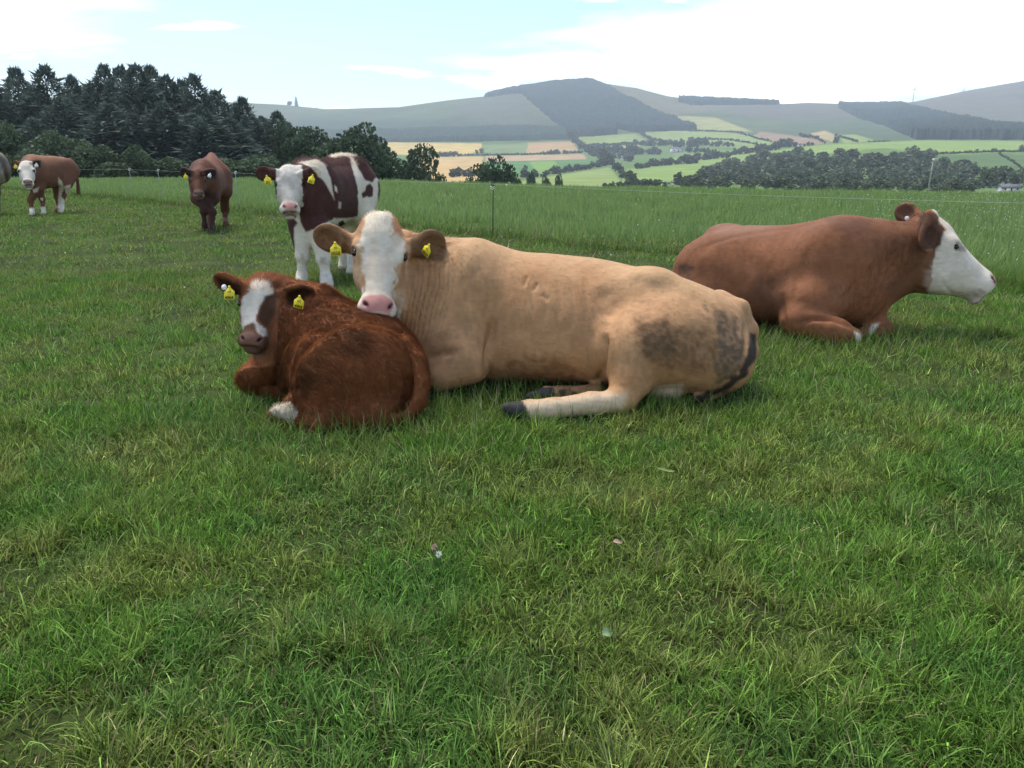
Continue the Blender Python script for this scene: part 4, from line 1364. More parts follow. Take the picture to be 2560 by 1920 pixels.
A_layers = [
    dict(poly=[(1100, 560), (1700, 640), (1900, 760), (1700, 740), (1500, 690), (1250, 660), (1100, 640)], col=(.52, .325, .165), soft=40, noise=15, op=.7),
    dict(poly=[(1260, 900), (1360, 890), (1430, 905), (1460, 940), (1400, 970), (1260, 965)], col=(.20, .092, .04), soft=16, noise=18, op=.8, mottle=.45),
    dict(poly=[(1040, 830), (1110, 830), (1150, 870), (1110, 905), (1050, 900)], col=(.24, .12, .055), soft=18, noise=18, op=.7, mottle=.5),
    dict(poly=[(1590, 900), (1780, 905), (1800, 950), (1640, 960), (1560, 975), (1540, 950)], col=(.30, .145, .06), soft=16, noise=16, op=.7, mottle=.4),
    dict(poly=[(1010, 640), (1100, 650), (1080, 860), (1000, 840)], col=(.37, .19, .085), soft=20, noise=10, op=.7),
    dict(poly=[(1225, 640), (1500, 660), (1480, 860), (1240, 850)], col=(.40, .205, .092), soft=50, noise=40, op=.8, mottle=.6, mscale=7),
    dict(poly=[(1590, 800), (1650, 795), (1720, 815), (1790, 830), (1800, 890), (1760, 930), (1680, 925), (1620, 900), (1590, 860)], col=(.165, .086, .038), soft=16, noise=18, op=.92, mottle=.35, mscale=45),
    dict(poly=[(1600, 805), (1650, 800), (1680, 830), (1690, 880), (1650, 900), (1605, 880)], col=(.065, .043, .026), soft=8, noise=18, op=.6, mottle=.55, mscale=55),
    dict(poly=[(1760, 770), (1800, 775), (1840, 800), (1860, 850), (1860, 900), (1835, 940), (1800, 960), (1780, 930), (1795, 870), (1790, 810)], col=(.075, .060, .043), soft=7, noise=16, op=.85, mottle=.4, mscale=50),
    dict(poly=[(1874, 830), (1892, 830), (1892, 890), (1864, 942), (1800, 985), (1700, 1020), (1700, 1004), (1794, 972), (1846, 932), (1868, 885)], col=(.05, .036, .026), soft=4, noise=7),
    dict(poly=[(1300, 1008), (1500, 980), (1570, 985), (1560, 1030), (1400, 1060), (1300, 1065)], col=(.63, .47, .31), soft=12, noise=6),
    dict(poly=[(1622, 958), (1712, 958), (1700, 1010), (1618, 1010)], col=(.60, .43, .29), soft=6, noise=4, Y=(4.18, 4.40)),
    dict(poly=[(1240, 1000), (1300, 995), (1318, 1020), (1330, 1075), (1240, 1075)], col=HOOF, soft=2, noise=3),
    dict(poly=[(1300, 965), (1385, 968), (1392, 1006), (1300, 1012)], col=HOOF, soft=2, noise=3, Y=(4.1, 4.45)),
    dict(poly=[(1395, 972), (1445, 980), (1450, 1000), (1400, 1002)], col=(.06, .05, .04), soft=4, noise=6, Y=(4.1, 4.45), mottle=.5),
    # ears darker, face white
    dict(poly=[(770, 556), (830, 556), (882, 596), (884, 650), (840, 660), (785, 635)], col=(.20, .105, .052), soft=7, noise=8, op=.92),
    dict(poly=[(1024, 596), (1052, 572), (1100, 562), (1128, 600), (1106, 652), (1050, 652), (1026, 640)], col=(.18, .095, .046), soft=6, noise=7, op=.92, Y=(0, 4.66)),
    dict(fn=local_poly(hA, [(-.09, -.14), (.10, -.14), (.09, .02), (.11, .17), (.20, .16), (.245, .24), (.24, .38), (.14, .50), (.17, .56), (.14, .72),
                           (.23, .80), (.26, 1.1), (-.26, 1.1), (-.23, .80), (-.13, .72), (-.12, .62), (-.155, .52), (-.165, .40), (-.20, .31), (-.185, .20), (-.16, .08)], nmin=-.42), col=WHITE, soft=2, noise=9),
    dict(fn=local_poly(hA, [(.10, .0), (.2, .05), (.22, .15), (.13, .17), (.10, .10)], nmin=-.4), col=(.48, .25, .125), soft=3, noise=3),
    dict(fn=lambda V, N: np.where((np.abs(hA.local(V)[:, 0]) < .28) & (hA.local(V)[:, 1] > .2) & (hA.local(V)[:, 1] < .8), 5, -50.), col=(.56, .42, .29), soft=3, noise=1, op=.55, mottle=.95, mscale=22),
] + eye_layers(hA, (.42, .24, .17), .047) + nose_layers(hA, PINK)
A_creases = [([(1016 + 13 * i + (i % 3) * 3, 650 - (i % 2) * 12), (1016 + 13 * i, 722), (1000 + 12.4 * i, 800), (982 + 12 * i, 872)], (.010, .020, .024, .022, .024, .020, .017, .012, .009, .006)[i], 4.2) for i in range(10)] + [([(1290 + 34 * i, 690), (1298 + 34 * i, 770), (1285 + 34 * i, 850)], .004, 8) for i in range(6)] + [
    ([(1500, 715), (1525, 760), (1530, 800)], .018, 26), ([(1570, 712), (1600, 700), (1650, 722), (1700, 750)], .012, 16), ([(1205, 640), (1180, 720), (1190, 800)], .010, 18),
    ([(1513, 830), (1508, 880), (1496, 965)], .035, 9), ([(1232, 790), (1224, 860), (1214, 945)], .030, 9), ([(1060, 892), (1100, 886), (1150, 880)], .012, 8),
    ([(1309, 720), (1314, 700), (1318, 690)], .010, 4), ([(1333, 728), (1345, 706)], .010, 4), ([(1350, 735), (1375, 750)], .006, 5),
    ([(1240, 700), (1235, 780), (1226, 850)], .010, 22), ([(1560, 740), (1530, 790), (1515, 840)], .012, 18),
    ([(1640, 690), (1720, 740), (1800, 790)], .010, 12), ([(1862, 800), (1864, 860), (1850, 910)], .014, 5),
]
A_root, V, F, N, C = make_animal("cow", "tan cow with a white face lying behind the curled-up calf", "cow", A_ops, .0104, (.45, 4.6, 0), TAN, A_layers, A_creases,
                                 [hA.eye(-1), hA.eye(1)], seed=1, group="cattle in the pasture")
def flowA(P):
    q = hA.local(P)
    d = np.tile(np.array([.8, 0, -.7]), (len(P), 1))
    hd = (q[:, 1] < 1.1) & (q[:, 1] > -.25) & (np.abs(q[:, 0]) < .32) & (q[:, 2] > -.5)
    d[hd] = (-hA.f + np.sign(q[hd, 0])[:, None] * .5 * hA.s * (q[hd, 1] < .5)[:, None])
    return d
def nose_bare(head):
    def m(P):
        q = head.local(P)
        eye = (np.abs(np.abs(q[:, 0]) - .205 * head.wide) < .065) & (np.abs(q[:, 1] - .36) < .06) & (q[:, 2] > -.25)
        return 1.0 - eye - ((q[:, 1] > .80) & (q[:, 1] < 1.05) & (np.abs(q[:, 0]) < .15) & (q[:, 2] > -.25))
    return m
def hair_len(head, body, face, ear=0.03, curl=0.03):
    def f(P):
        q = head.local(P)
        l = np.full(len(P), body)
        hd = (q[:, 1] < 1.1) & (q[:, 1] > .18) & (np.abs(q[:, 0]) < .3) & (q[:, 2] > -.5)
        l[hd] = face
        l[(q[:, 1] > -.25) & (q[:, 1] <= .22) & (np.abs(q[:, 0]) < .2) & (q[:, 2] > -.35)] = curl
        l[(q[:, 1] > -.15) & (q[:, 1] <= .4) & (np.abs(q[:, 0]) > .27) & (np.abs(q[:, 0]) < .75)] = ear
        return l
    return f
fur(V, F, N, C, 90000, hair_len(hA, .015, .010, .028, .032), .0022, flowA, A_root.location, .33, nose_bare(hA), 1, .40, A_root)
tA = np.asarray(A_root.location)
ear_tag(A_root, tA, W(837, 604, 4.40), .066, (-.15, -1, .05), .10, "0558", "372", button=False)
ear_tag(A_root, tA, W(1074, 610, 4.44), .064, (-.85, -.8, .0), -.55, "0558", "372")

# ---- red-brown calf curled up in front of her
RED, RED_DK, DARK = (0.27, 0.098, 0.038), (0.062, 0.026, 0.013), (0.050, 0.022, 0.012)
hB = Head(W(654, 697, 4.40), W(622, 866, 4.18), CAMP - W(640, 780, 4.3) + np.array([-.35, 0, .1]), yaw=0.12, wide=1.12)
B_ops = [
    px_torso([(1044, 930, 4.10, .03, .20), (1034, 885, 4.12, .11, .10), (1008, 845, 4.15, .18, .05), (960, 802, 4.19, .25, .02), (886, 768, 4.27, .29, .02),
              (828, 750, 4.34, .28, .02), (778, 742, 4.41, .26, .02), (730, 742, 4.48, .22, .03), (690, 765, 4.54, .17, .06), (662, 820, 4.57, .08, .15)], k=.05, egg=.14),
    op_ell(W(900, 905, 4.03), (.23, .18, .18), k=.05),
    op_ell(W(968, 960, 4.03), (.15, .16, .19), k=.10),
    op_ell(W(860, 975, 3.96), (.22, .14, .19), k=.08),
    op_ell(W(798, 925, 3.95), (.130, .11, .17), k=.05),
    op_cone(W(780, 950, 3.94), W(790, 1050, 3.86), .10, .07, .05),
    op_ell(W(920, 1036, 3.88), (.19, .12, .10), k=.06),
    # hind leg: hock on the grass, white foot pointing forward
    op_cone(W(800, 1062, 3.80), W(765, 1064, 3.82), .062, .048, .04),
    op_cone(W(765, 1056, 3.84), W(722, 1040, 3.88), .043, .040, .02),
    op_cone(W(722, 1036, 3.88), W(698, 1034, 3.90), .046, .042, .02),
    op_cone(W(690, 1040, 3.90), W(676, 1046, 3.90), .036, .026, .015),
    op_cone(W(745, 1000, 4.02), W(725, 1005, 4.02), .035, .03, .02),
    # forehand: shoulder, forearm, knee
    op_ell(W(705, 860, 4.45), (.13, .12, .19), k=.08),
    op_cone(W(690, 910, 4.40), W(632, 945, 4.38), .085, .058, .05),
    op_cone(W(640, 930, 4.38), W(612, 948, 4.40), .055, .045, .03),
    op_cone(W(625, 962, 4.40), W(690, 985, 4.36), .04, .035, .03),
    # neck
    op_cone(W(770, 790, 4.46), W(705, 760, 4.46), .175, .12, .09),
    op_cone(W(705, 765, 4.46), W(670, 735, 4.44), .12, .10, .08),
    op_cone(W(720, 840, 4.48), W(680, 790, 4.44), .12, .085, .09),
    # tail
    *op_chain([W(1010, 856, 4.12), W(1044, 900, 4.02), W(1053, 950, 3.95), W(1046, 1002, 3.90), W(1014, 1038, 3.86), W(960, 1058, 3.82), W(890, 1070, 3.79)],
              [.034, .036, .036, .038, .040, .034, .02], .012),
] + hB.ops() + ear_ops(W(610, 722, 4.38), W(535, 694, 4.40), (-.15, -1, -.3), .105, .020, .015) + ear_ops(W(702, 742, 4.36), W(782, 724, 4.28), (.1, -1, -.45), .105, .020, .015)
B_layers = [
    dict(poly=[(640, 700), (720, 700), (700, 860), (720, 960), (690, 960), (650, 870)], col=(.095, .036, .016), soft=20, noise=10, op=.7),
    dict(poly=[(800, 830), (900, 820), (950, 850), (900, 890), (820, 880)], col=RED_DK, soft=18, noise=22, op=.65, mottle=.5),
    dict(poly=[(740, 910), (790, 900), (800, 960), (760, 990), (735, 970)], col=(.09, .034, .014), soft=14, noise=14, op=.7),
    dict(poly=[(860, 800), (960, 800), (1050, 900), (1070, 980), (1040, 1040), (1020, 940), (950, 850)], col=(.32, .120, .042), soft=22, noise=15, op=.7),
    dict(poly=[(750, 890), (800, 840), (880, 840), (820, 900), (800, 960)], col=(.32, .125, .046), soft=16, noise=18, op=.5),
    dict(poly=[(676, 1012), (735, 1008), (745, 1030), (728, 1062), (712, 1048), (680, 1036)], col=WHITE, soft=2, noise=4),
    dict(poly=[(725, 985), (758, 992), (752, 1022), (735, 1005)], col=WHITE, soft=2, noise=3, Y=(3.95, 4.2)),
    dict(poly=[(660, 1030), (682, 1036), (700, 1060), (670, 1070)], col=(.16, .08, .05), soft=2, noise=3, Y=(0, 4.1)),
    dict(fn=local_blob(hB, (0, .88, -.18), (.25, .24, .25)), col=(.13, .062, .033), soft=4, noise=2),
    dict(poly=[(530, 685), (606, 715), (604, 745), (560, 735)], col=DARK, soft=6, noise=4),
    dict(poly=[(712, 725), (760, 712), (785, 725), (745, 765), (715, 765)], col=DARK, soft=6, noise=4),
    dict(fn=local_poly(hB, [(-.085, .05), (.08, .08), (.20, .22), (.19, .29), (.10, .34), (.05, .44), (.02, .54), (.03, .62), (.16, .68), (.16, .80), (.10, .86), (.02, .74), (-.02, .66),
                           (-.13, .68), (-.17, .80), (-.20, .60), (-.22, .45), (-.21, .28), (-.15, .22)], nmin=-.35), col=(.70, .62, .52), soft=2, noise=5),
    dict(fn=local_poly(hB, [(.09, .28), (.25, .22), (.26, .5), (.16, .66), (.05, .60), (.04, .45)], nmin=-.5), col=(.075, .034, .018), soft=3, noise=3),
    dict(fn=local_poly(hB, [(-.13, .70), (0, .64), (.06, .76), (.14, .86), (.12, 1.0), (-.14, 1.0), (-.16, .84)], nmin=-.6), col=(.15, .075, .042), soft=3, noise=3),
] + eye_layers(hB, (.13, .065, .036), .058) + nose_layers(hB, (.17, .085, .06), (.015, .008, .006))
B_creases = [([(735, 985), (728, 930), (748, 885), (790, 845), (840, 825)], .034, 9), ([(690, 990), (688, 930), (705, 870), (745, 810)], .026, 11),
             ([(1010, 900), (1022, 960), (1010, 1010), (960, 1045)], .024, 8), ([(700, 830), (740, 780), (790, 755)], .008, 10),
             ([(735, 850), (790, 800), (850, 785)], .008, 10)]
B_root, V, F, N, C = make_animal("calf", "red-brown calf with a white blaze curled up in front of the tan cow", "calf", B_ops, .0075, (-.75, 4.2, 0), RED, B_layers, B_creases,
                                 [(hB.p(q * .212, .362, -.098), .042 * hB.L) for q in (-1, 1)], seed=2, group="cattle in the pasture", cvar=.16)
def flowB(P):
    q = hB.local(P)
    d = np.stack([np.full(len(P), .75), np.full(len(P), -.5), -.55 + .9 * (fbm(P, 5., 2, 71) - .5)], 1)
    hd = (q[:, 1] < 1.1) & (q[:, 1] > -.2) & (np.abs(q[:, 0]) < .32)
    d[hd] = -hB.f + np.sign(q[hd, 0])[:, None] * .5 * hB.s
    return d
fur(V, F, N, C, 92000, hair_len(hB, .034, .012, .020, .030), .0028, flowB, B_root.location, .50, nose_bare(hB), 2, .50, B_root)
tB = np.asarray(B_root.location)
ear_tag(B_root, tB, W(573, 714, 4.30), .064, (-.2, -1, .1), .03, "40868", "372")
ear_tag(B_root, tB, W(560, 711, 4.31), .030, (-.2, -1, .1), 0, None, None, TAGW_MAT, True)
ear_tag(B_root, tB, W(749, 738, 4.22), .060, (-.25, -1, -.05), -.16, "40868", "372")

# ---- brown cow with a white face lying at the right
BRN, BRN_DK = (0.235, 0.094, 0.042), (0.12, 0.056, 0.03)
hC = Head(W(2334, 532, 6.22), W(2508, 706, 6.10), np.array([.62, -.10, .78]), yaw=0.0, wide=1.0)
C_ops = [
    px_torso([(1684, 690, 6.66, .06, .20), (1700, 640, 6.65, .22, .08), (1732, 606, 6.62, .33, .03), (1800, 574, 6.58, .41, .02), (1860, 566, 6.52, .45, .02),
              (1940, 562, 6.44, .46, .02), (2000, 556, 6.38, .43, .02), (2061, 549, 6.33, .38, .03), (2110, 547, 6.30, .34, .05), (2168, 560, 6.27, .29, .10),
              (2215, 580, 6.25, .22, .2), (2240, 640, 6.24, .10, .35)], k=.05, egg=.14),
    op_ell(W(1815, 585, 6.80), (.14, .12, .07), k=.12),
    op_ell(W(1790, 680, 6.35), (.33, .20, .28), k=.12),
    op_ell(W(1740, 760, 6.25), (.25, .18, .20), k=.10),
    # shoulder and forelegs
    op_ell(W(2070, 660, 6.08), (.24, .16, .28), k=.12),
    op_ell(W(2030, 760, 5.98), (.24, .17, .19), k=.10),
    op_cone(W(1990, 800, 5.88), W(2090, 828, 5.78), .115, .090, .05),
    op_cone(W(2080, 826, 5.78), W(2132, 842, 5.76), .088, .060, .04),
    op_cone(W(2095, 845, 5.88), W(2000, 838, 5.96), .05, .045, .03),
    op_cone(W(2165, 790, 6.20), W(2215, 822, 6.10), .10, .062, .06),
    op_cone(W(2205, 826, 6.10), W(2150, 838, 6.02), .05, .045, .03),
    # brisket and neck
    op_ell(W(2140, 730, 6.18), (.22, .20, .22), k=.12),
    op_cone(W(2110, 640, 6.26), W(2230, 632, 6.23), .27, .205, .12),
    op_cone(W(2230, 632, 6.23), W(2325, 612, 6.20), .205, .165, .10),
    op_cone(W(2160, 730, 6.20), W(2290, 685, 6.20), .16, .115, .12),
    *op_chain([W(1712, 640, 6.62), W(1690, 690, 6.52), W(1694, 760, 6.45)], [.045, .04, .035], .03),
    op_cone(W(2342, 676, 6.17), W(2432, 706, 6.13), .190, .110, .08),
] + hC.ops() + ear_ops(W(2326, 552, 6.04), W(2312, 630, 5.90), (.25, -1, .2), .150, .034) + ear_ops(W(2300, 548, 6.40), W(2240, 520, 6.52), (.1, -1, -.1), .16, .030)
C_layers = [
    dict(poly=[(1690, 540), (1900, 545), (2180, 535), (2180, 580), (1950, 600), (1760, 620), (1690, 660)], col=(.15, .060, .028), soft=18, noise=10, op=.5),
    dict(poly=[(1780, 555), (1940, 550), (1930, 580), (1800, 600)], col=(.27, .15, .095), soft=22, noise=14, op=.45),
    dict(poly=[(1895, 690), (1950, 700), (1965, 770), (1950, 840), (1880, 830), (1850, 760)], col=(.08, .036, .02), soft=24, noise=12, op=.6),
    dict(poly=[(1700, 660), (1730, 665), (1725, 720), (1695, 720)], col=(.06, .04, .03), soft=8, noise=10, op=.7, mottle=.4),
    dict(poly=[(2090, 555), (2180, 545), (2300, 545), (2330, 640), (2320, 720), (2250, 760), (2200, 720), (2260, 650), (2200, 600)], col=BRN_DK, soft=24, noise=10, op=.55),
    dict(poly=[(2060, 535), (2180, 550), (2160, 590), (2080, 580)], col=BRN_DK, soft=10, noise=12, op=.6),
    dict(poly=[(2136, 828), (2152, 836), (2154, 860), (2140, 855)], col=WHITE, soft=2, noise=2, Y=(0, 6.0)),
    dict(poly=[(2180, 812), (2200, 806), (2180, 835), (2165, 842)], col=WHITE, soft=3, noise=2),
    dict(poly=[(2328, 520), (2352, 500), (2400, 560), (2520, 660), (2520, 790), (2250, 790), (2262, 748), (2318, 736), (2330, 700), (2336, 640), (2350, 600), (2362, 572)], col=WHITE, soft=2.5, noise=7, Y=(0, 6.6)),
    dict(poly=[(2335, 530), (2520, 650), (2520, 790), (2300, 770)], col=(.52, .42, .33), soft=10, noise=6, op=.5, mottle=.95, mscale=16, Y=(0, 6.6)),
    dict(poly=[(2295, 535), (2325, 530), (2362, 572), (2350, 610), (2335, 625), (2300, 620)], col=(.085, .038, .02), soft=4, noise=4),
    dict(poly=[(2225, 510), (2290, 510), (2290, 560), (2235, 560)], col=(.10, .045, .026), soft=4, noise=4, Y=(6.36, 7)),
    dict(poly=[(2385, 612), (2418, 616), (2416, 630), (2385, 626)], col=(.36, .27, .22), soft=3, noise=2),
    dict(poly=[(2425, 728), (2450, 722), (2466, 732), (2440, 742), (2405, 738)], col=(.25, .19, .16), soft=3, noise=4, op=.7, mottle=.6),
    dict(fn=local_blob(hC, (0, .90, -.06), (.16, .085, .10)), col=(.56, .30, .25), soft=3, noise=2),
    dict(fn=local_blob(hC, (-.105, .885, -.06), (.034, .04, .05)), col=(.12, .05, .04), soft=1, noise=.5),
    dict(fn=local_blob(hC, (.105, .885, -.06), (.034, .04, .05)), col=(.12, .05, .04), soft=1, noise=.5),
    dict(fn=local_blob(hC, (0, .962, -.20), (.17, .016, .15)), col=(.14, .09, .07), soft=1.2, noise=1)]
C_creases = [([(2040, 590), (2008, 670), (1996, 740)], .010, 14), ([(1850, 610), (1905, 680), (1935, 740)], .018, 26), ([(1740, 622), (1830, 592), (1940, 575), (2040, 566)], .007, 5)]
C_creases += [([(1900 + 28 * i, 620), (1908 + 28 * i, 690), (1900 + 28 * i, 760)], .004, 7) for i in range(4)]
C_creases += [([(2200 + 22 * i, 590), (2190 + 22 * i, 660), (2165 + 20 * i, 730)], .007, 5) for i in range(5)]
C_creases += [([(1958, 730), (1957, 790), (1962, 840)], .022, 8), ([(1985, 812), (2030, 798), (2082, 797), (2142, 826)], .028, 6), ([(2130, 640), (2132, 700), (2120, 760)], .008, 12),
             ([(2240, 600), (2225, 680), (2180, 760), (2170, 800)], .010, 12), ([(2330, 740), (2290, 720), (2260, 760)], .008, 6), ([(1800, 600), (1730, 640), (1700, 700)], .006, 12),
             ([(2462, 733), (2440, 728)], .006, 3), ([(2340, 690), (2380, 735), (2420, 742)], .006, 6)]
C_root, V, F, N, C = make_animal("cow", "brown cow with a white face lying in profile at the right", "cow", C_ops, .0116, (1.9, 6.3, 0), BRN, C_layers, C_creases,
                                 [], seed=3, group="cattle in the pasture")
ce, cr = hC.p(.190, .355, -.135), .040 * hC.L
for q in (-1, 1):
    c_, r_ = hC.eye(q)
    v_, q_ = uv_sphere(c_ - hC.s * q * r_ * .25, r_ * .72)
    link("eye", mesh_from("eye", v_ - np.asarray(C_root.location), q_, EYE_MAT), C_root)
def flowC(P):
    q = hC.local(P)
    d = np.tile(np.array([-.8, 0, -.6]), (len(P), 1))
    hd = (q[:, 1] < 1.1) & (q[:, 1] > -.2) & (np.abs(q[:, 0]) < .32)
    d[hd] = -hC.f
    return d
fur(V, F, N, C, 55000, hair_len(hC, .014, .008, .028, .03), .0028, flowC, C_root.location, .33, nose_bare(hC), 3, .38, C_root)
ear_tag(C_root, np.asarray(C_root.location), W(2268, 540, 6.36), .036, (0, -1, .1), 0, None, None, TAGW_MAT, True)

# ---- standing cattle
def hoof_leg(top, knee, fet, hoof, r, k=.03, fore=True, toe=(0, -1, 0)):
    """Leg from its root to the ground; r = radii at root, joint, cannon, fetlock, hoof."""
    toe = unit(toe)
    top, knee, fet, hoof = [np.asarray(p, float) for p in (top, knee, fet, hoof)]
    mid = (knee + fet) / 2
    o = [op_cone(top, knee, r[0], r[1], .08), op_ell(knee, (r[1] * 1.08,) * 3, k=.03), op_cone(knee, mid, r[1] * .95, r[2], k),
         op_cone(mid, fet, r[2], r[3], k), op_cone(fet, hoof + np.array([0, 0, .05]) + toe * .02, r[3], r[4] * .95, .02),
         op_cone(hoof + np.array([0, 0, .035]) + toe * .02, hoof + np.array([0, 0, .012]) + toe * .035, r[4], r[4] * 1.05, .015)]
    return o

def hind_leg(hip, stifle, hock, fet, hoof, r, toe):
    toe = unit(toe)
    hip, stifle, hock, fet, hoof = [np.asarray(p, float) for p in (hip, stifle, hock, fet, hoof)]
    return [op_cone(hip, stifle, r[0], r[1], .10), op_cone(hip * .6 + hock * .4 , hock, r[1] * .85, r[2], .10), op_cone(stifle, hock, r[1] * .75, r[2], .08),
            op_cone(hock, fet, r[2], r[3], .03), op_ell(hock, (r[2] * 1.15,) * 3, k=.03), op_cone(fet, hoof + np.array([0, 0, .05]) + toe * .02, r[3] * 1.1, r[4] * .95, .02),
            op_cone(hoof + np.array([0, 0, .035]) + toe * .02, hoof + np.array([0, 0, .012]) + toe * .035, r[4], r[4] * 1.05, .015)]

def v3(xy, z):
    return np.array([xy[0], xy[1], z])

# dark brown and white calf standing behind the cow, looking at the camera
hD = Head(W(722, 414, 8.42), W(726, 527, 8.12), CAMP - W(722, 470, 8.3) + np.array([0, 0, .2]), yaw=-0.02, wide=1.12)
dA, dB = W(752, 480, 8.55)[:2], W(882, 450, 9.95)[:2]
eD = unit(dB - dA); lD = np.array([-eD[1], eD[0]]); LD = np.linalg.norm(dB - dA)
def dp(t, lat, z):
    return v3(dA + eD * t + lD * lat, z)
D_ops = [
    op_torso(dA, dB, [(.0, .98, .66, .06, 0), (.05, 1.08, .58, .17, 0), (.15, 1.205, .53, .235, 0), (.25, 1.23, .52, .255, 0), (.4, 1.22, .53, .30, 0), (.55, 1.23, .55, .32, 0), (.7, 1.27, .60, .31, 0),
                       (.82, 1.29, .66, .28, 0), (.93, 1.26, .72, .22, 0), (.985, 1.15, .80, .13, 0), (1.0, 1.02, .9, .04, 0)], .05, 2.3, .10),
    op_ell(dp(.30, -.14, .90), (.15, .15, .27), k=.12), op_ell(dp(.30, .14, .90), (.15, .15, .27), k=.12),
    op_ell(dp(1.18, -.17, .95), (.18, .18, .27), k=.12), op_ell(dp(1.18, .17, .95), (.18, .18, .27), k=.12),
    op_ell(dp(.10, 0, .72), (.15, .15, .18), k=.12),
    op_cone(dp(.20, 0, 1.02), W(735, 455, 8.50), .21, .155, .12), op_cone(dp(.12, 0, .85), W(735, 490, 8.46), .16, .12, .12),
    *hoof_leg(W(752, 560, 8.62), W(757, 640, 8.55), W(755, 688, 8.55), v3(Gd(754, 712)[:2], 0), (.12, .062, .042, .056, .060)),
    *hoof_leg(W(800, 575, 8.58), W(808, 648, 8.50), W(815, 694, 8.48), v3(Gd(819, 718)[:2], 0), (.12, .062, .042, .056, .060)),
    *hind_leg(dp(1.20, -.18, .92), dp(1.02, -.24, .66), W(872, 600, 9.75), W(880, 650, 9.72), v3(Gd(882, 682)[:2], 0), (.20, .14, .06, .048, .055), (-.4, -1, 0)),
    *hind_leg(dp(1.25, .14, .92), dp(1.05, .18, .66), dp(1.38, .14, .42), dp(1.36, .14, .14), dp(1.36, .14, 0), (.20, .14, .06, .048, .055), (-.4, -1, 0)),
    *op_chain([dp(1.46, 0, 1.22), dp(1.56, 0, 1.08), dp(1.57, 0, .75), dp(1.55, 0, .5)], [.045, .035, .03, .05], .03),
] + hD.ops() + ear_ops(W(690, 436, 8.40), W(638, 432, 8.40), (-.05, -1, -.2), .15, .022, .015) + ear_ops(W(762, 436, 8.40), W(803, 430, 8.42), (.1, -1, -.2), .15, .022, .015)
DBR = (0.072, 0.029, 0.023)
D_layers = [
    dict(poly=[(745, 407), (790, 398), (812, 412), (826, 445), (832, 480), (836, 500), (828, 485), (814, 458), (795, 440), (775, 415)], col=WHITE, soft=2, noise=2.5),
    dict(poly=[(800, 392), (820, 380), (885, 366), (905, 392), (870, 390), (840, 394)], col=WHITE, soft=2, noise=3),
    dict(poly=[(868, 388), (880, 395), (898, 425), (914, 450), (930, 455), (945, 440), (945, 600), (893, 600), (896, 520), (894, 470), (882, 425), (876, 405)], col=WHITE, soft=2, noise=2.5),
    dict(poly=[(914, 465), (925, 458), (933, 470), (932, 490), (922, 494), (918, 490), (906, 496), (903, 482), (912, 478)], col=DBR, soft=1.5, noise=1.5),
    dict(poly=[(836, 463), (842, 468), (844, 482), (838, 478)], col=WHITE, soft=1.2, noise=1),
    dict(poly=[(846, 502), (854, 506), (852, 522), (846, 520)], col=WHITE, soft=1.5, noise=2, op=.7),
    dict(poly=[(720, 525), (748, 520), (750, 555), (764, 580), (790, 572), (835, 545), (870, 545), (905, 540), (905, 760), (740, 760), (735, 570), (744, 556), (733, 545)], col=WHITE, soft=2, noise=2.5),
    dict(poly=[(846, 556), (858, 550), (862, 558), (852, 566), (846, 564)], col=DBR, soft=1.5, noise=1),
    dict(poly=[(751, 632), (760, 634), (760, 650), (752, 650)], col=(.35, .28, .20), soft=3, noise=2, op=.6),
    dict(poly=[(800, 642), (814, 642), (814, 658), (802, 658)], col=(.35, .28, .20), soft=3, noise=2, op=.6),
    dict(fn=lambda V, N: np.where((np.abs(hD.local(V)[:, 0]) < .238 + .05 * (vnoise(V, 30., 5) - .5)) & (hD.local(V)[:, 1] > -.12) & (hD.local(V)[:, 1] < 1.15) & (hD.local(V)[:, 2] > -.42), 50, -50.), col=(.62, .565, .475), soft=2, noise=0),
    dict(fn=lambda V, N: np.where((np.abs(hD.local(V)[:, 0]) < .24) & (hD.local(V)[:, 1] > .2) & (hD.local(V)[:, 1] < .8) & (hD.local(V)[:, 2] > -.4), 5, -50.), col=(.42, .36, .29), soft=3, noise=1, op=.6, mottle=.95, mscale=14),
] + eye_layers(hD, (.09, .06, .05), .052) + nose_layers(hD, (.52, .27, .23), (.05, .02, .02))
D_root, V, F, N, C = make_animal("calf", "dark brown and white pied calf standing behind the tan cow", "calf", D_ops, .0135, v3(dA, 0), DBR, D_layers, [([(835, 500), (833, 540)], .012, 4)],
                                 [hD.eye(-1), hD.eye(1)], seed=4, group="cattle in the pasture")
fur(V, F, N, C, 26000, lambda P: np.where((P[:, 2] > 1.18) & (P[:, 1] > 8.6), .045, .016), .005, (.2, .7, -.6), D_root.location, .6, None, 4, .45, D_root)
tD = np.asarray(D_root.location)
ear_tag(D_root, tD, W(666, 438, 8.28), .078, (0, -1, .1), .22, "01")
ear_tag(D_root, tD, W(782, 436, 8.28), .078, (-.3, -1, .1), -.25, "01")

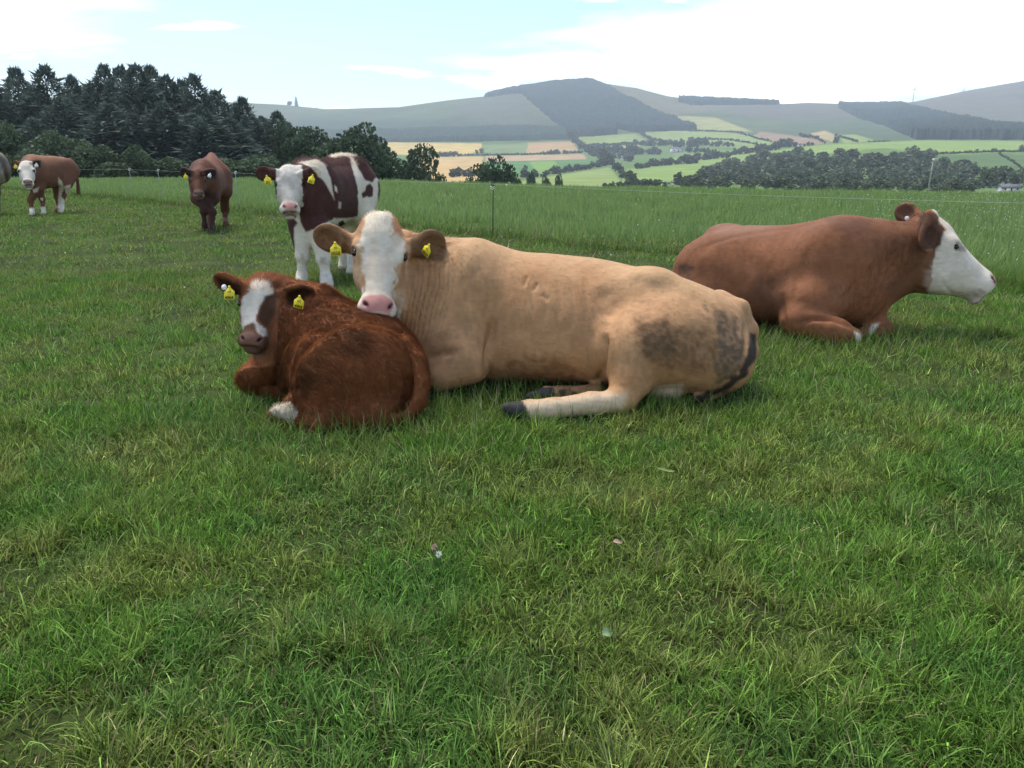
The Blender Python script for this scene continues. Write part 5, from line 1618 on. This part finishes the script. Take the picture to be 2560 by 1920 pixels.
def standing(name, label, head, A, B, rows, col, layers, legs, h, seed, ears, shoulders, neck, tail, tags=(), category="calf", egg=.14):
    e = unit(B - A); l = np.array([-e[1], e[0]])
    P = lambda t, lat, z: v3(A + e * t + l * lat, z)
    ops = [op_torso(A, B, rows, .05, 2.2, egg)]
    for (t, z, r) in shoulders:
        for q in (-1, 1):
            ops.append(op_ell(P(t, q * r[1] * .9, z), r, k=.12))
    for a, b, ra, rb in neck:
        ops.append(op_cone(P(*a), b, ra, rb, .12))
    for kind, pts in legs:
        pts = [P(*p) if len(p) == 3 and not isinstance(p, np.ndarray) else p for p in pts]
        if kind == 'f':
            ops += hoof_leg(*pts, (.12, .060, .042, .052, .055), toe=v3(-e, 0))
        else:
            ops += hind_leg(*pts, (.19, .13, .058, .046, .052), toe=v3(-e, 0))
    ops += op_chain([P(*p) for p in tail[0]], tail[1], .03)
    if head is not None:
        ops += head.ops()
        for b, t, f, w in ears:
            ops += ear_ops(b, t, f, w, .022, .015)
    root, V, F, N, C = make_animal(name, label, category, ops, h, v3(A, 0), col, layers, (), [] if head is None else [head.eye(-1), head.eye(1)], seed, "cattle in the pasture")
    base = np.asarray(root.location)
    for top, size, nrm, lean, mt in tags:
        ear_tag(root, base, top, size, nrm, lean, None, None, mt)
    return root, V, F, N, C

# plain dark red calf facing the camera
hE = Head(W(491, 424, 14.5), W(497, 488, 14.15), CAMP - W(491, 450, 14.3) + np.array([0, 0, .4]), 0, 1.05)
eA, eB = W(507, 470, 14.75)[:2], W(538, 450, 16.2)[:2]
EBR = (0.105, 0.040, 0.022)
E_layers = [dict(poly=[(486, 480), (545, 480), (545, 600), (490, 600)], col=(.035, .016, .012), soft=8, noise=4, op=.8, Y=(0, 15.3)),
            dict(poly=[(510, 380), (570, 380), (575, 430), (540, 430)], col=(.19, .078, .042), soft=10, noise=4, op=.7),
            dict(poly=[(445, 420), (478, 424), (478, 445), (450, 440)], col=(.02, .012, .01), soft=3, noise=2),
            dict(poly=[(512, 426), (540, 424), (540, 448), (514, 448)], col=(.02, .012, .01), soft=3, noise=2),
            dict(fn=local_blob(hE, (0, .93, -.1), (.17, .05, .15)), col=(.30, .20, .16), soft=2, noise=1)] + nose_layers(hE, (.10, .06, .05), (.01, .006, .005)) + eye_layers(hE, (.02, .01, .008), .06)
standing("calf", "plain dark red calf standing and facing the camera near the fence", hE, eA, eB,
         [(.0, 1.00, .62, .08, 0), (.06, 1.08, .55, .18, 0), (.18, 1.15, .52, .215, 0), (.35, 1.17, .52, .245, 0), (.55, 1.20, .53, .265, 0), (.72, 1.26, .58, .25, 0), (.84, 1.31, .64, .20, 0),
          (.94, 1.30, .72, .14, 0), (1.0, 1.08, .85, .05, 0)], EBR, E_layers,
         [('f', [(.18, -.13, .55), W(509, 530, 14.75), W(512, 562, 14.75), v3(Gd(514, 577)[:2], 0)]), ('f', [(.16, .13, .55), W(532, 530, 14.7), W(530, 564, 14.65), v3(Gd(529, 580)[:2], 0)]),
          ('h', [(1.2, -.16, .9), (1.02, -.22, .64), W(563, 525, 16.2), W(563, 548, 16.1), v3(Gd(565, 565)[:2], 0)]),
          ('h', [(1.2, .16, .9), (1.02, .22, .64), (1.35, .14, .42), (1.32, .14, .14), (1.32, .14, 0)])], .016, 5,
         [(W(476, 432, 14.45), W(450, 426, 14.45), (0, -1, -.1), .14), (W(510, 432, 14.45), W(541, 430, 14.5), (0, -1, -.1), .14)],
         [(.28, .86, (.13, .13, .26)), (1.18, .92, (.15, .14, .26))], [((.18, 0, 1.0), W(497, 445, 14.6), .20, .15), ((.12, 0, .85), W(498, 465, 14.6), .17, .12)],
         ([(1.42, 0, 1.22), (1.52, 0, 1.05), (1.53, 0, .7), (1.5, 0, .45)], [.05, .035, .03, .045]),
         [(W(463, 434, 14.3), .075, (0, -1, .1), .1, TAG_MAT), (W(526, 432, 14.3), .07, (-.3, -1, .1), -.3, TAGW_MAT)], egg=.30)

# light brown calf with white face and feet, by the edge of the wood
hF = Head(W(63, 402, 18.75), W(70, 459, 18.35), CAMP - W(65, 430, 18.6) + np.array([-.6, 0, .5]), 0, 1.08)
fA, fB = W(60, 440, 18.95)[:2], W(163, 420, 19.9)[:2]
FBR = (0.150, 0.066, 0.038)
F_layers = [dict(poly=[(60, 380), (160, 380), (168, 400), (120, 420), (80, 410)], col=(.25, .115, .06), soft=10, noise=5, op=.7),
            dict(poly=[(40, 430), (85, 430), (90, 480), (60, 490)], col=(.07, .03, .02), soft=8, noise=4, op=.7),
            dict(poly=[(72, 520), (120, 516), (122, 545), (72, 545)], col=WHITE, soft=2, noise=1.5),
            dict(poly=[(82, 473), (98, 468), (94, 480), (84, 482)], col=WHITE, soft=2, noise=1, op=.8),
            dict(poly=[(101, 495), (108, 495), (107, 502), (101, 500)], col=WHITE, soft=1, noise=1),
            dict(poly=[(146, 444), (156, 455), (160, 470), (152, 490), (162, 500), (164, 540), (144, 540), (147, 480)], col=WHITE, soft=2, noise=2),
            dict(poly=[(160, 466), (176, 462), (180, 490), (165, 484)], col=WHITE, soft=2, noise=1),
            dict(fn=lambda V, N: np.where((np.abs(hF.local(V)[:, 0]) < .27) & (hF.local(V)[:, 1] > -.12) & (hF.local(V)[:, 1] < 1.15) & (hF.local(V)[:, 2] > -.36), 50, -50.), col=(.62, .55, .45), soft=2, noise=0),
            dict(poly=[(80, 400), (102, 400), (102, 418), (82, 418)], col=(.035, .018, .012), soft=2, noise=1)] + eye_layers(hF, (.05, .03, .02), .06) + nose_layers(hF, (.17, .11, .09), (.02, .01, .01))
standing("calf", "brown calf with a white face and white feet standing near the dark wood", hF, fA, fB,
         [(.0, 1.02, .66, .07, 0), (.06, 1.13, .58, .19, 0), (.18, 1.26, .55, .25, 0), (.35, 1.28, .54, .28, 0), (.55, 1.27, .55, .30, 0), (.72, 1.27, .60, .28, 0), (.84, 1.25, .66, .25, 0),
          (.94, 1.20, .74, .19, 0), (1.0, 1.02, .85, .05, 0)], FBR, F_layers,
         [('f', [(.22, -.13, .58), W(76, 500, 19.1), W(80, 524, 19.1), v3(Gd(84, 537)[:2], 0)]), ('f', [(.35, .12, .58), W(106, 498, 19.3), W(108, 522, 19.25), v3(Gd(112, 535)[:2], 0)]),
          ('h', [(1.05, -.15, .92), (.88, -.20, .66), W(156, 490, 19.75), W(155, 515, 19.75), v3(Gd(156, 531)[:2], 0)]),
          ('h', [(1.08, .15, .92), (.90, .20, .66), W(144, 492, 20.0), W(146, 515, 20.0), v3(Gd(147, 530)[:2], 0)])], .018, 6,
         [(W(80, 408, 18.7), W(102, 407, 18.8), (0, -1, -.1), .13), (W(50, 408, 18.9), W(34, 408, 19.1), (-.5, -1, -.1), .13)],
         [(.30, .92, (.15, .15, .26)), (1.02, .95, (.17, .17, .26))], [((.2, 0, 1.05), W(68, 420, 18.85), .20, .15), ((.15, 0, .88), W(68, 440, 18.8), .17, .12)],
         ([(1.22, 0, 1.18), (1.32, 0, 1.05), (1.33, 0, .7), (1.31, 0, .42)], [.05, .035, .03, .045]),
         [(W(38, 410, 18.7), .085, (0, -1, .1), .1, TAG_MAT), (W(91, 407, 18.6), .08, (.2, -1, .1), -.1, TAGW_MAT)])

# muddy pale cow cut by the left edge of the picture, seen from behind
gA, gB = W(-115, 430, 19.6)[:2], W(8, 420, 18.9)[:2]
G_layers = [dict(poly=[(-20, 370), (14, 400), (26, 470), (24, 510), (10, 500), (12, 440), (0, 410)], col=(.055, .050, .040), soft=5, noise=5, op=.8),
            dict(poly=[(5, 425), (14, 450), (16, 480), (8, 470)], col=(.38, .33, .24), soft=2, noise=2),
            dict(fn=lambda V, N: (0.10 - V[:, 2]) * 200, col=(.06, .05, .045), soft=5, noise=3)]
standing("cow", "muddy pale grey cow cut off by the left edge of the picture", Head(W(-150, 400, 19.9), W(-185, 440, 20.0), np.array([-.6, 0, .7]), 0, 1.0), gA, gB,
         [(.0, 1.10, .70, .07, 0), (.06, 1.22, .60, .22, 0), (.18, 1.38, .56, .28, 0), (.35, 1.38, .54, .33, 0), (.55, 1.36, .55, .36, 0), (.72, 1.36, .60, .35, 0), (.84, 1.36, .66, .31, 0),
          (.94, 1.30, .70, .24, 0), (1.0, 1.02, .85, .05, 0)], (.28, .24, .17), G_layers,
         [('f', [(.25, -.15, .60), (.25, -.15, .38), (.25, -.15, .14), (.25, -.15, 0)]), ('f', [(.30, .15, .60), (.33, .15, .38), (.35, .15, .14), (.36, .15, 0)]),
          ('h', [(1.10, -.17, 1.0), (.92, -.24, .70), (1.30, -.16, .48), (1.24, -.16, .14), (1.22, -.16, 0)]),
          ('h', [(1.10, .17, 1.0), (.95, .24, .70), (1.16, .16, .48), (1.10, .16, .14), (1.08, .16, 0)])], .022, 8,
         [(W(-140, 402, 19.8), W(-120, 404, 19.6), (0, -1, -.1), .14)],
         [(.30, .98, (.17, .17, .28)), (1.05, 1.0, (.20, .19, .30))], [((.15, 0, 1.15), W(-145, 415, 19.9), .22, .16)],
         ([(1.22, 0, 1.26), (1.36, 0, 1.1), (1.37, 0, .7), (1.35, 0, .42)], [.05, .04, .035, .06]), (), "cow")
# ------------------------------------------------------------------ grass
def inside_animal(x, y):
    """True where an animal rests on the ground or stands."""
    out = np.zeros(len(x), bool)
    for D, lo, h in FOOTPRINTS:
        i = np.floor((x - lo[0]) / h).astype(int)
        j = np.floor((y - lo[1]) / h).astype(int)
        ok = (i >= 0) & (j >= 0) & (i < D.shape[0]) & (j < D.shape[1])
        kz = slice(max(0, int((0.0 - lo[2]) / h)), int((.07 - lo[2]) / h) + 1)
        foot = D[:, :, kz].min(axis=2) < .004
        out[ok] |= foot[i[ok], j[ok]]
    return out

GRASS_MAT = mat_attr("grass", .6, .10, .12, 1.2, trans=.34)
def grass_points(n, y0, y1, p, r, halfw=(.66, 1.0)):
    """Random points in the field of view (and a step to either side), density falling with distance."""
    a, b = 2 - p, 1.0 / (2 - p)
    y = (y0 ** a + r.random(n) * (y1 ** a - y0 ** a)) ** b
    hw = halfw[0] * y + halfw[1]
    x = r.uniform(-1, 1, n) * (halfw[0] * y1 + halfw[1])
    k = np.abs(x) < hw
    return x[k], y[k]

def blades(x, y, L, width, seg, lean, r, col, zofs=0.0, name="grass", curl=.9, dirn=None):
    n = len(x)
    z = land(x, y) + zofs
    a = r.uniform(0, 2 * math.pi, n) if dirn is None else dirn
    d = np.stack([np.cos(a), np.sin(a), np.zeros(n)], 1)
    fa = a + math.pi / 2 + r.uniform(-.9, .9, n)
    s = np.stack([np.cos(fa), np.sin(fa), np.zeros(n)], 1)
    base = np.stack([x, y, z - .006], 1)
    V, T = [], np.linspace(0, 1, seg + 1)
    for i, t in enumerate(T):
        ang = lean * (.35 + curl * t)
        # position along an arc
        tt = np.linspace(0, t, 5)[1:] if t > 0 else np.zeros(1)
        hor = np.mean([np.sin(np.clip(lean * (.35 + curl * q), 0, 2.0)) for q in tt], axis=0) * t * L
        ver = np.mean([np.cos(np.clip(lean * (.35 + curl * q), 0, 2.0)) for q in tt], axis=0) * t * L
        c = base + d * hor[:, None] + np.array([0, 0, 1.0]) * ver[:, None]
        w = width * (1 - t ** 1.6) * .5
        if i < seg:
            V += [c - s * w[:, None], c + s * w[:, None]]
        else:
            V.append(c)
    V = np.stack(V, 1)                      # n, 2*seg+1, 3
    m = V.shape[1]
    o = np.arange(n)[:, None] * m
    tri, quad = [], []
    for i in range(seg - 1):
        quad.append(np.concatenate([o + 2 * i, o + 2 * i + 1, o + 2 * i + 3, o + 2 * i + 2], 1))
    tri = np.concatenate([o + 2 * seg - 2, o + 2 * seg - 1, o + 2 * seg], 1)
    F = ([np.concatenate(quad)] if quad else []) + [tri]
    cc = np.repeat(col, m, 0)
    N = np.repeat(np.stack([d[:, 0] * .25, d[:, 1] * .25, np.ones(n)], 1) + s * 0, m, 0)
    return mesh_from(name, V.reshape(-1, 3), F, GRASS_MAT, True, cc)

rg = np.random.default_rng(77)
def grass_look(x, y, r):
    """Colour, length and lean of the sward at a place: patches of fresh, yellowed and trodden grass."""
    P = np.stack([x, y], 1)
    n = len(x)
    s = fence_s(x, y)
    tall = sstep(-.4, 1.8, s + (vnoise(P, 1.2, 51) - .5) * 1.2)
    strip = np.exp(-((s + .15) / .35) ** 2)
    a = fbm(P, .55, 3, 21)             # broad patches
    b = fbm(P, 2.6, 3, 22)             # tussocks
    c = fbm(P, 7.0, 2, 23)             # clumps
    fresh = np.array([.116, .216, .034]); mid = np.array([.150, .214, .042]); dry = np.array([.26, .255, .075]); blue = np.array([.085, .190, .045])
    col = mid[None] + (fresh - mid)[None] * sstep(.45, .62, b)[:, None] + (dry - mid)[None] * (sstep(.55, .72, a) * .28 + sstep(.58, .72, c) * .35)[:, None]
    col = col + (blue - col) * (sstep(.55, .68, fbm(P, 3.4, 2, 25)) * .45)[:, None]
    straw = r.random(n) < (.035 + .03 * sstep(.5, .6, a))
    col[straw] = np.array([.30, .26, .125]) * r.uniform(.6, 1.15, (straw.sum(), 1))
    col = col * np.exp(r.normal(0, 1, n) * np.interp(y, [5, 10], [.50, .24]))[:, None]
    tc = np.array([.235, .335, .115])
    col = col * (1 - tall[:, None] * .8) + tc * r.uniform(.8, 1.25, (n, 1)) * tall[:, None] * .8
    col = col * (1 - .35 * strip)[:, None]
    L = (.036 + .045 * b + .034 * sstep(.52, .7, c)) * r.uniform(.5, 1.4, n)
    L = L * (1 - tall) + tall * r.uniform(.10, .27, n) * (.7 + .6 * vnoise(P, .9, 52))
    L = L * (1 + .7 * strip)
    lean = r.uniform(.25, 1.5, n) * (1 - tall * .55)
    return col, L, lean, tall, b

def sward(name, n, y0, y1, p, seg, w0, grow, label, tuft=0):
    x, y = grass_points(n, y0, y1, p, rg)
    dirn = rg.uniform(0, 2 * math.pi, len(x))
    if tuft:
        # two blades in three grow from tufts and splay outwards
        tx, ty = grass_points(int(n / tuft), y0, y1, p, rg)
        pick = rg.integers(0, len(tx), len(x))
        a_ = rg.uniform(0, 2 * math.pi, len(x))
        spread = np.abs(rg.normal(0, 1, len(x))) * (.016 + .022 * _hash(pick, pick * 0 + 3, pick * 0))
        m = rg.random(len(x)) < .80
        x = np.where(m, tx[pick] + np.cos(a_) * spread, x)
        y = np.where(m, ty[pick] + np.sin(a_) * spread, y)
        dirn = np.where(m, a_ + rg.normal(0, .5, len(x)), dirn)
    u = x / y
    k = (y < brow(u) + 5) & ~inside_animal(x, y)
    b = fbm(np.stack([x, y], 1), 2.6, 3, 22)
    k &= rg.random(len(x)) < .45 + 1.1 * sstep(.33, .55, b)
    x, y, dirn = x[k], y[k], dirn[k]
    col, L, lean, tall, b = grass_look(x, y, rg)
    wd = (w0 + grow * y) * rg.uniform(.6, 1.35, len(x))
    flow = fbm(np.stack([x, y], 1), 1.1, 2, 33) * 4 * math.pi
    m = rg.random(len(x)) < .14
    dirn[m] = flow[m] + rg.normal(0, .5, m.sum())
    me = blades(x, y, L, wd, seg, lean, rg, col, name=name, dirn=dirn)
    link(name, me, kind="stuff", label=label, category="grass")
    return len(x)
n0 = sward("near_grass", 98000, 1.05, 2.15, .3, 3, .0042, .0003, "short grazed grass at the foot of the picture", 26)
n1 = sward("near_grass", 276000, 2.15, 4.2, .9, 2, .0042, .0003, "short grazed grass in the foreground", 26)
n2 = sward("mid_grass", 330000, 4.2, 9.5, 1.25, 1, .0040, .0006, "grazed grass around the cattle", 22)
n3 = sward("far_grass", 700000, 9.5, 46, 1.45, 1, .0018, .0016, "grass of the field towards the brow")

# seeding stalks and dead stems above the sward
xs, ys = grass_points(9000, 1.3, 30, 1.1, rg)
k = ~inside_animal(xs, ys) & (ys < brow(xs / ys)) & (rg.random(len(xs)) < np.where(fence_s(xs, ys) > 0, .9, .30))
xs, ys = xs[k], ys[k]
cs = np.array([(.30, .28, .15)]) * rg.uniform(.55, 1.15, (len(xs), 1))
g_ = rg.random(len(xs)) < .5
cs[g_] = np.array([.14, .20, .07]) * rg.uniform(.7, 1.2, (g_.sum(), 1))
link("grass_stalks", blades(xs, ys, rg.uniform(.12, .28, len(xs)) * np.where(fence_s(xs, ys) > 0, 1.5, 1), .0016 + .0004 * ys, 3, rg.uniform(.1, 1.0, len(xs)), rg, cs, name="grass_stalks"), kind="stuff", label="thin seeding stalks standing above the grass", category="grass")
# broad fresh blades that stand out of the sward
xs, ys = grass_points(15000, 1.1, 9, 1.0, rg)
k = ~inside_animal(xs, ys) & (fence_s(xs, ys) < 0)
xs, ys = xs[k], ys[k]
cs = np.array([(.20, .32, .075)]) * rg.lognormal(0, .25, (len(xs), 1))
link("broad_grass", blades(xs, ys, rg.uniform(.05, .16, len(xs)), rg.uniform(.0035, .0065, len(xs)), 3, rg.uniform(.3, 1.6, len(xs)), rg, cs, name="broad_grass"), kind="stuff", label="broader fresh blades standing out of the short grass", category="grass")
# longer grass left standing against the lying animals
ring = []
for gx_, gy_, rx, ry, n in [(.5, 4.35, 1.0, .35, 2600), (-.8, 3.85, .75, .35, 2400), (2.0, 5.75, 1.2, .30, 1800), (1.5, 5.35, .5, .5, 1100)]:
    ring.append(np.stack([gx_ + rx * rg.normal(0, .6, n), gy_ + ry * rg.normal(0, .6, n)], 1))
ring = np.concatenate(ring)
ring = ring[~inside_animal(ring[:, 0], ring[:, 1])]
cr_ = np.array([(.12, .195, .038)]) * rg.lognormal(0, .3, (len(ring), 1))
st_ = rg.random(len(ring)) < .12
cr_[st_] = np.array([.30, .28, .16])
link("tussock_grass", blades(ring[:, 0], ring[:, 1], rg.uniform(.08, .20, len(ring)), rg.uniform(.003, .006, len(ring)), 3, rg.uniform(.2, 1.3, len(ring)), rg, cr_, name="tussock_grass"), kind="stuff", label="longer grass tufts around the lying cattle", category="grass")

# clover heads
def clover(n, pick, name, label):
    V, Q, C_, k = [], [], [], 0
    ico = np.array([(1, 0, 0), (-1, 0, 0), (0, 1, 0), (0, -1, 0), (0, 0, 1), (0, 0, -1)], float)
    fi = np.array([(0, 2, 4), (2, 1, 4), (1, 3, 4), (3, 0, 4), (2, 0, 5), (1, 2, 5), (3, 1, 5), (0, 3, 5)])
    px_, py_ = pick(n)
    for a, b in zip(px_, py_):
        g = Gd(a, b)
        if g[1] > 40:
            continue
        rr = rg.uniform(.006, .011) * (1 + g[1] * .012)
        h = rg.uniform(.08, .14) if fence_s(g[0], g[1]) < 0 else rg.uniform(.18, .32)
        c = np.array([g[0], g[1], h])
        V.append(c + ico * rr * rg.uniform(.85, 1.15, (6, 1)))
        Q.append(fi + k); k += 6
        C_.append(np.tile(np.array([.66, .66, .58]) * rg.uniform(.8, 1.1), (6, 1)))
        s = np.array([(g[0] - .001, g[1], 0), (g[0] + .001, g[1], 0), (g[0], g[1], h)])
        V.append(s); Q.append(np.array([(0, 1, 2)]) + k); k += 3
        C_.append(np.tile(np.array([.08, .14, .04]), (3, 1)))
    link(name, mesh_from(name, np.concatenate(V), np.concatenate(Q), GRASS_MAT, True, np.concatenate(C_)), kind="stuff", label=label, category="clover")
def pick_right(n):
    a = 2560 - np.abs(rg.normal(0, 260, n)); b = 500 + np.abs(rg.normal(0, 55, n))
    return np.concatenate([a, rg.uniform(1900, 2900, n // 3)]), np.concatenate([b, rg.uniform(498, 640, n // 3)])
clover(300, pick_right, "clover_flowers", "white clover flowers in the uncut field at the right")
def pick_all(n):
    return rg.uniform(-200, 2700, n), 500 + rg.random(n) ** 2 * 260
clover(120, pick_all, "clover_flowers", "scattered white clover flowers across the field")

# single small things lying in the foreground
def leaf(name, label, px_, py_, L, w, col, lift, yaw, curl, cat="leaf"):
    g = Gd(px_, py_)
    n = 9
    V, q = [], []
    for i in range(n):
        t = i / (n - 1)
        ww = w * math.sin(math.pi * min(1, t ** .8 * .96 + .02)) ** .8
        z = lift + curl * L * (t - .5) ** 2 + .004 * math.sin(5 * t)
        for s in (-1, -.5, 0, .5, 1):
            V.append((L * (t - .5), s * ww, z + abs(s) * ww * .35))
    for i in range(n - 1):
        for j in range(4):
            q.append((i * 5 + j, i * 5 + j + 1, i * 5 + j + 6, i * 5 + j + 5))
    m_ = mat_plain(name + "_mat", col, .6, .25, .15, 60, .2)
    o = link(name, mesh_from(name, np.array(V), np.array(q), m_), None, (g[0], g[1], float(land(g[:1], g[1:2])[0])), label=label, category=cat)
    o.rotation_euler = (.5, .1, yaw)
leaf("dry_leaf", "pinkish brown dry leaf lying in the foreground grass", 1533, 1384, .034, .009, (.40, .27, .19), .055, .2, .5)
leaf("dock_leaf", "round pale green dock leaf in the foreground grass", 1500, 1606, .036, .015, (.17, .26, .12), .055, .5, .2)
leaf("dock_leaf", "bright green leaf right of the round dock leaf", 1735, 1600, .026, .011, (.12, .24, .05), .08, 1.2, .2)
leaf("dock_leaf", "curled yellowish leaf behind the dry leaf", 1655, 1213, .07, .007, (.17, .24, .06), .09, -.1, .6)
for a, b, col_, lab in [(1087, 1417, (.55, .40, .30), "pinkish fading clover flower in the foreground"), (1098, 1436, (.70, .70, .60), "white clover flower just below the pinkish one")]:
    g = Gd(a, b + 14)
    root = thing("clover_flower", lab, "flower", (g[0], g[1], 0), "clover flowers in the foreground")
    rr = np.random.default_rng(a)
    d = rr.normal(0, 1, (60, 3)); d /= np.linalg.norm(d, axis=1)[:, None]
    v, q = cards(d * .007 + np.array([0, 0, .09]), d * 2, .010, rr, .4)
    link("petals", mesh_from("petals", v, q, mat_plain("clover" + str(a), col_, .7, .2)), root)
    link("stem", MB().tube([(0, 0, 0), (.003, 0, .05), (0, 0, .088)], .0012, 5).mesh("stem", mat_plain("clover_stem", (.08, .15, .04)), True), root)

# ------------------------------------------------------------------ the air of the valley
hb = MB().box((-4200, -60, -60), (4200, 3900, 330))
hm = bpy.data.materials.new("air")
hm.use_nodes = True
hn, hl = hm.node_tree.nodes, hm.node_tree.links
hn.clear()
ho = hn.new("ShaderNodeOutputMaterial")
hv = hn.new("ShaderNodeVolumePrincipled")
hv.inputs["Color"].default_value = (.82, .92, 1.0, 1)
hv.inputs["Density"].default_value = .00020
hv.inputs["Anisotropy"].default_value = 0.2
hl.new(hv.outputs[0], ho.inputs["Volume"])
link("haze", hb.mesh("haze", hm), kind="stuff")
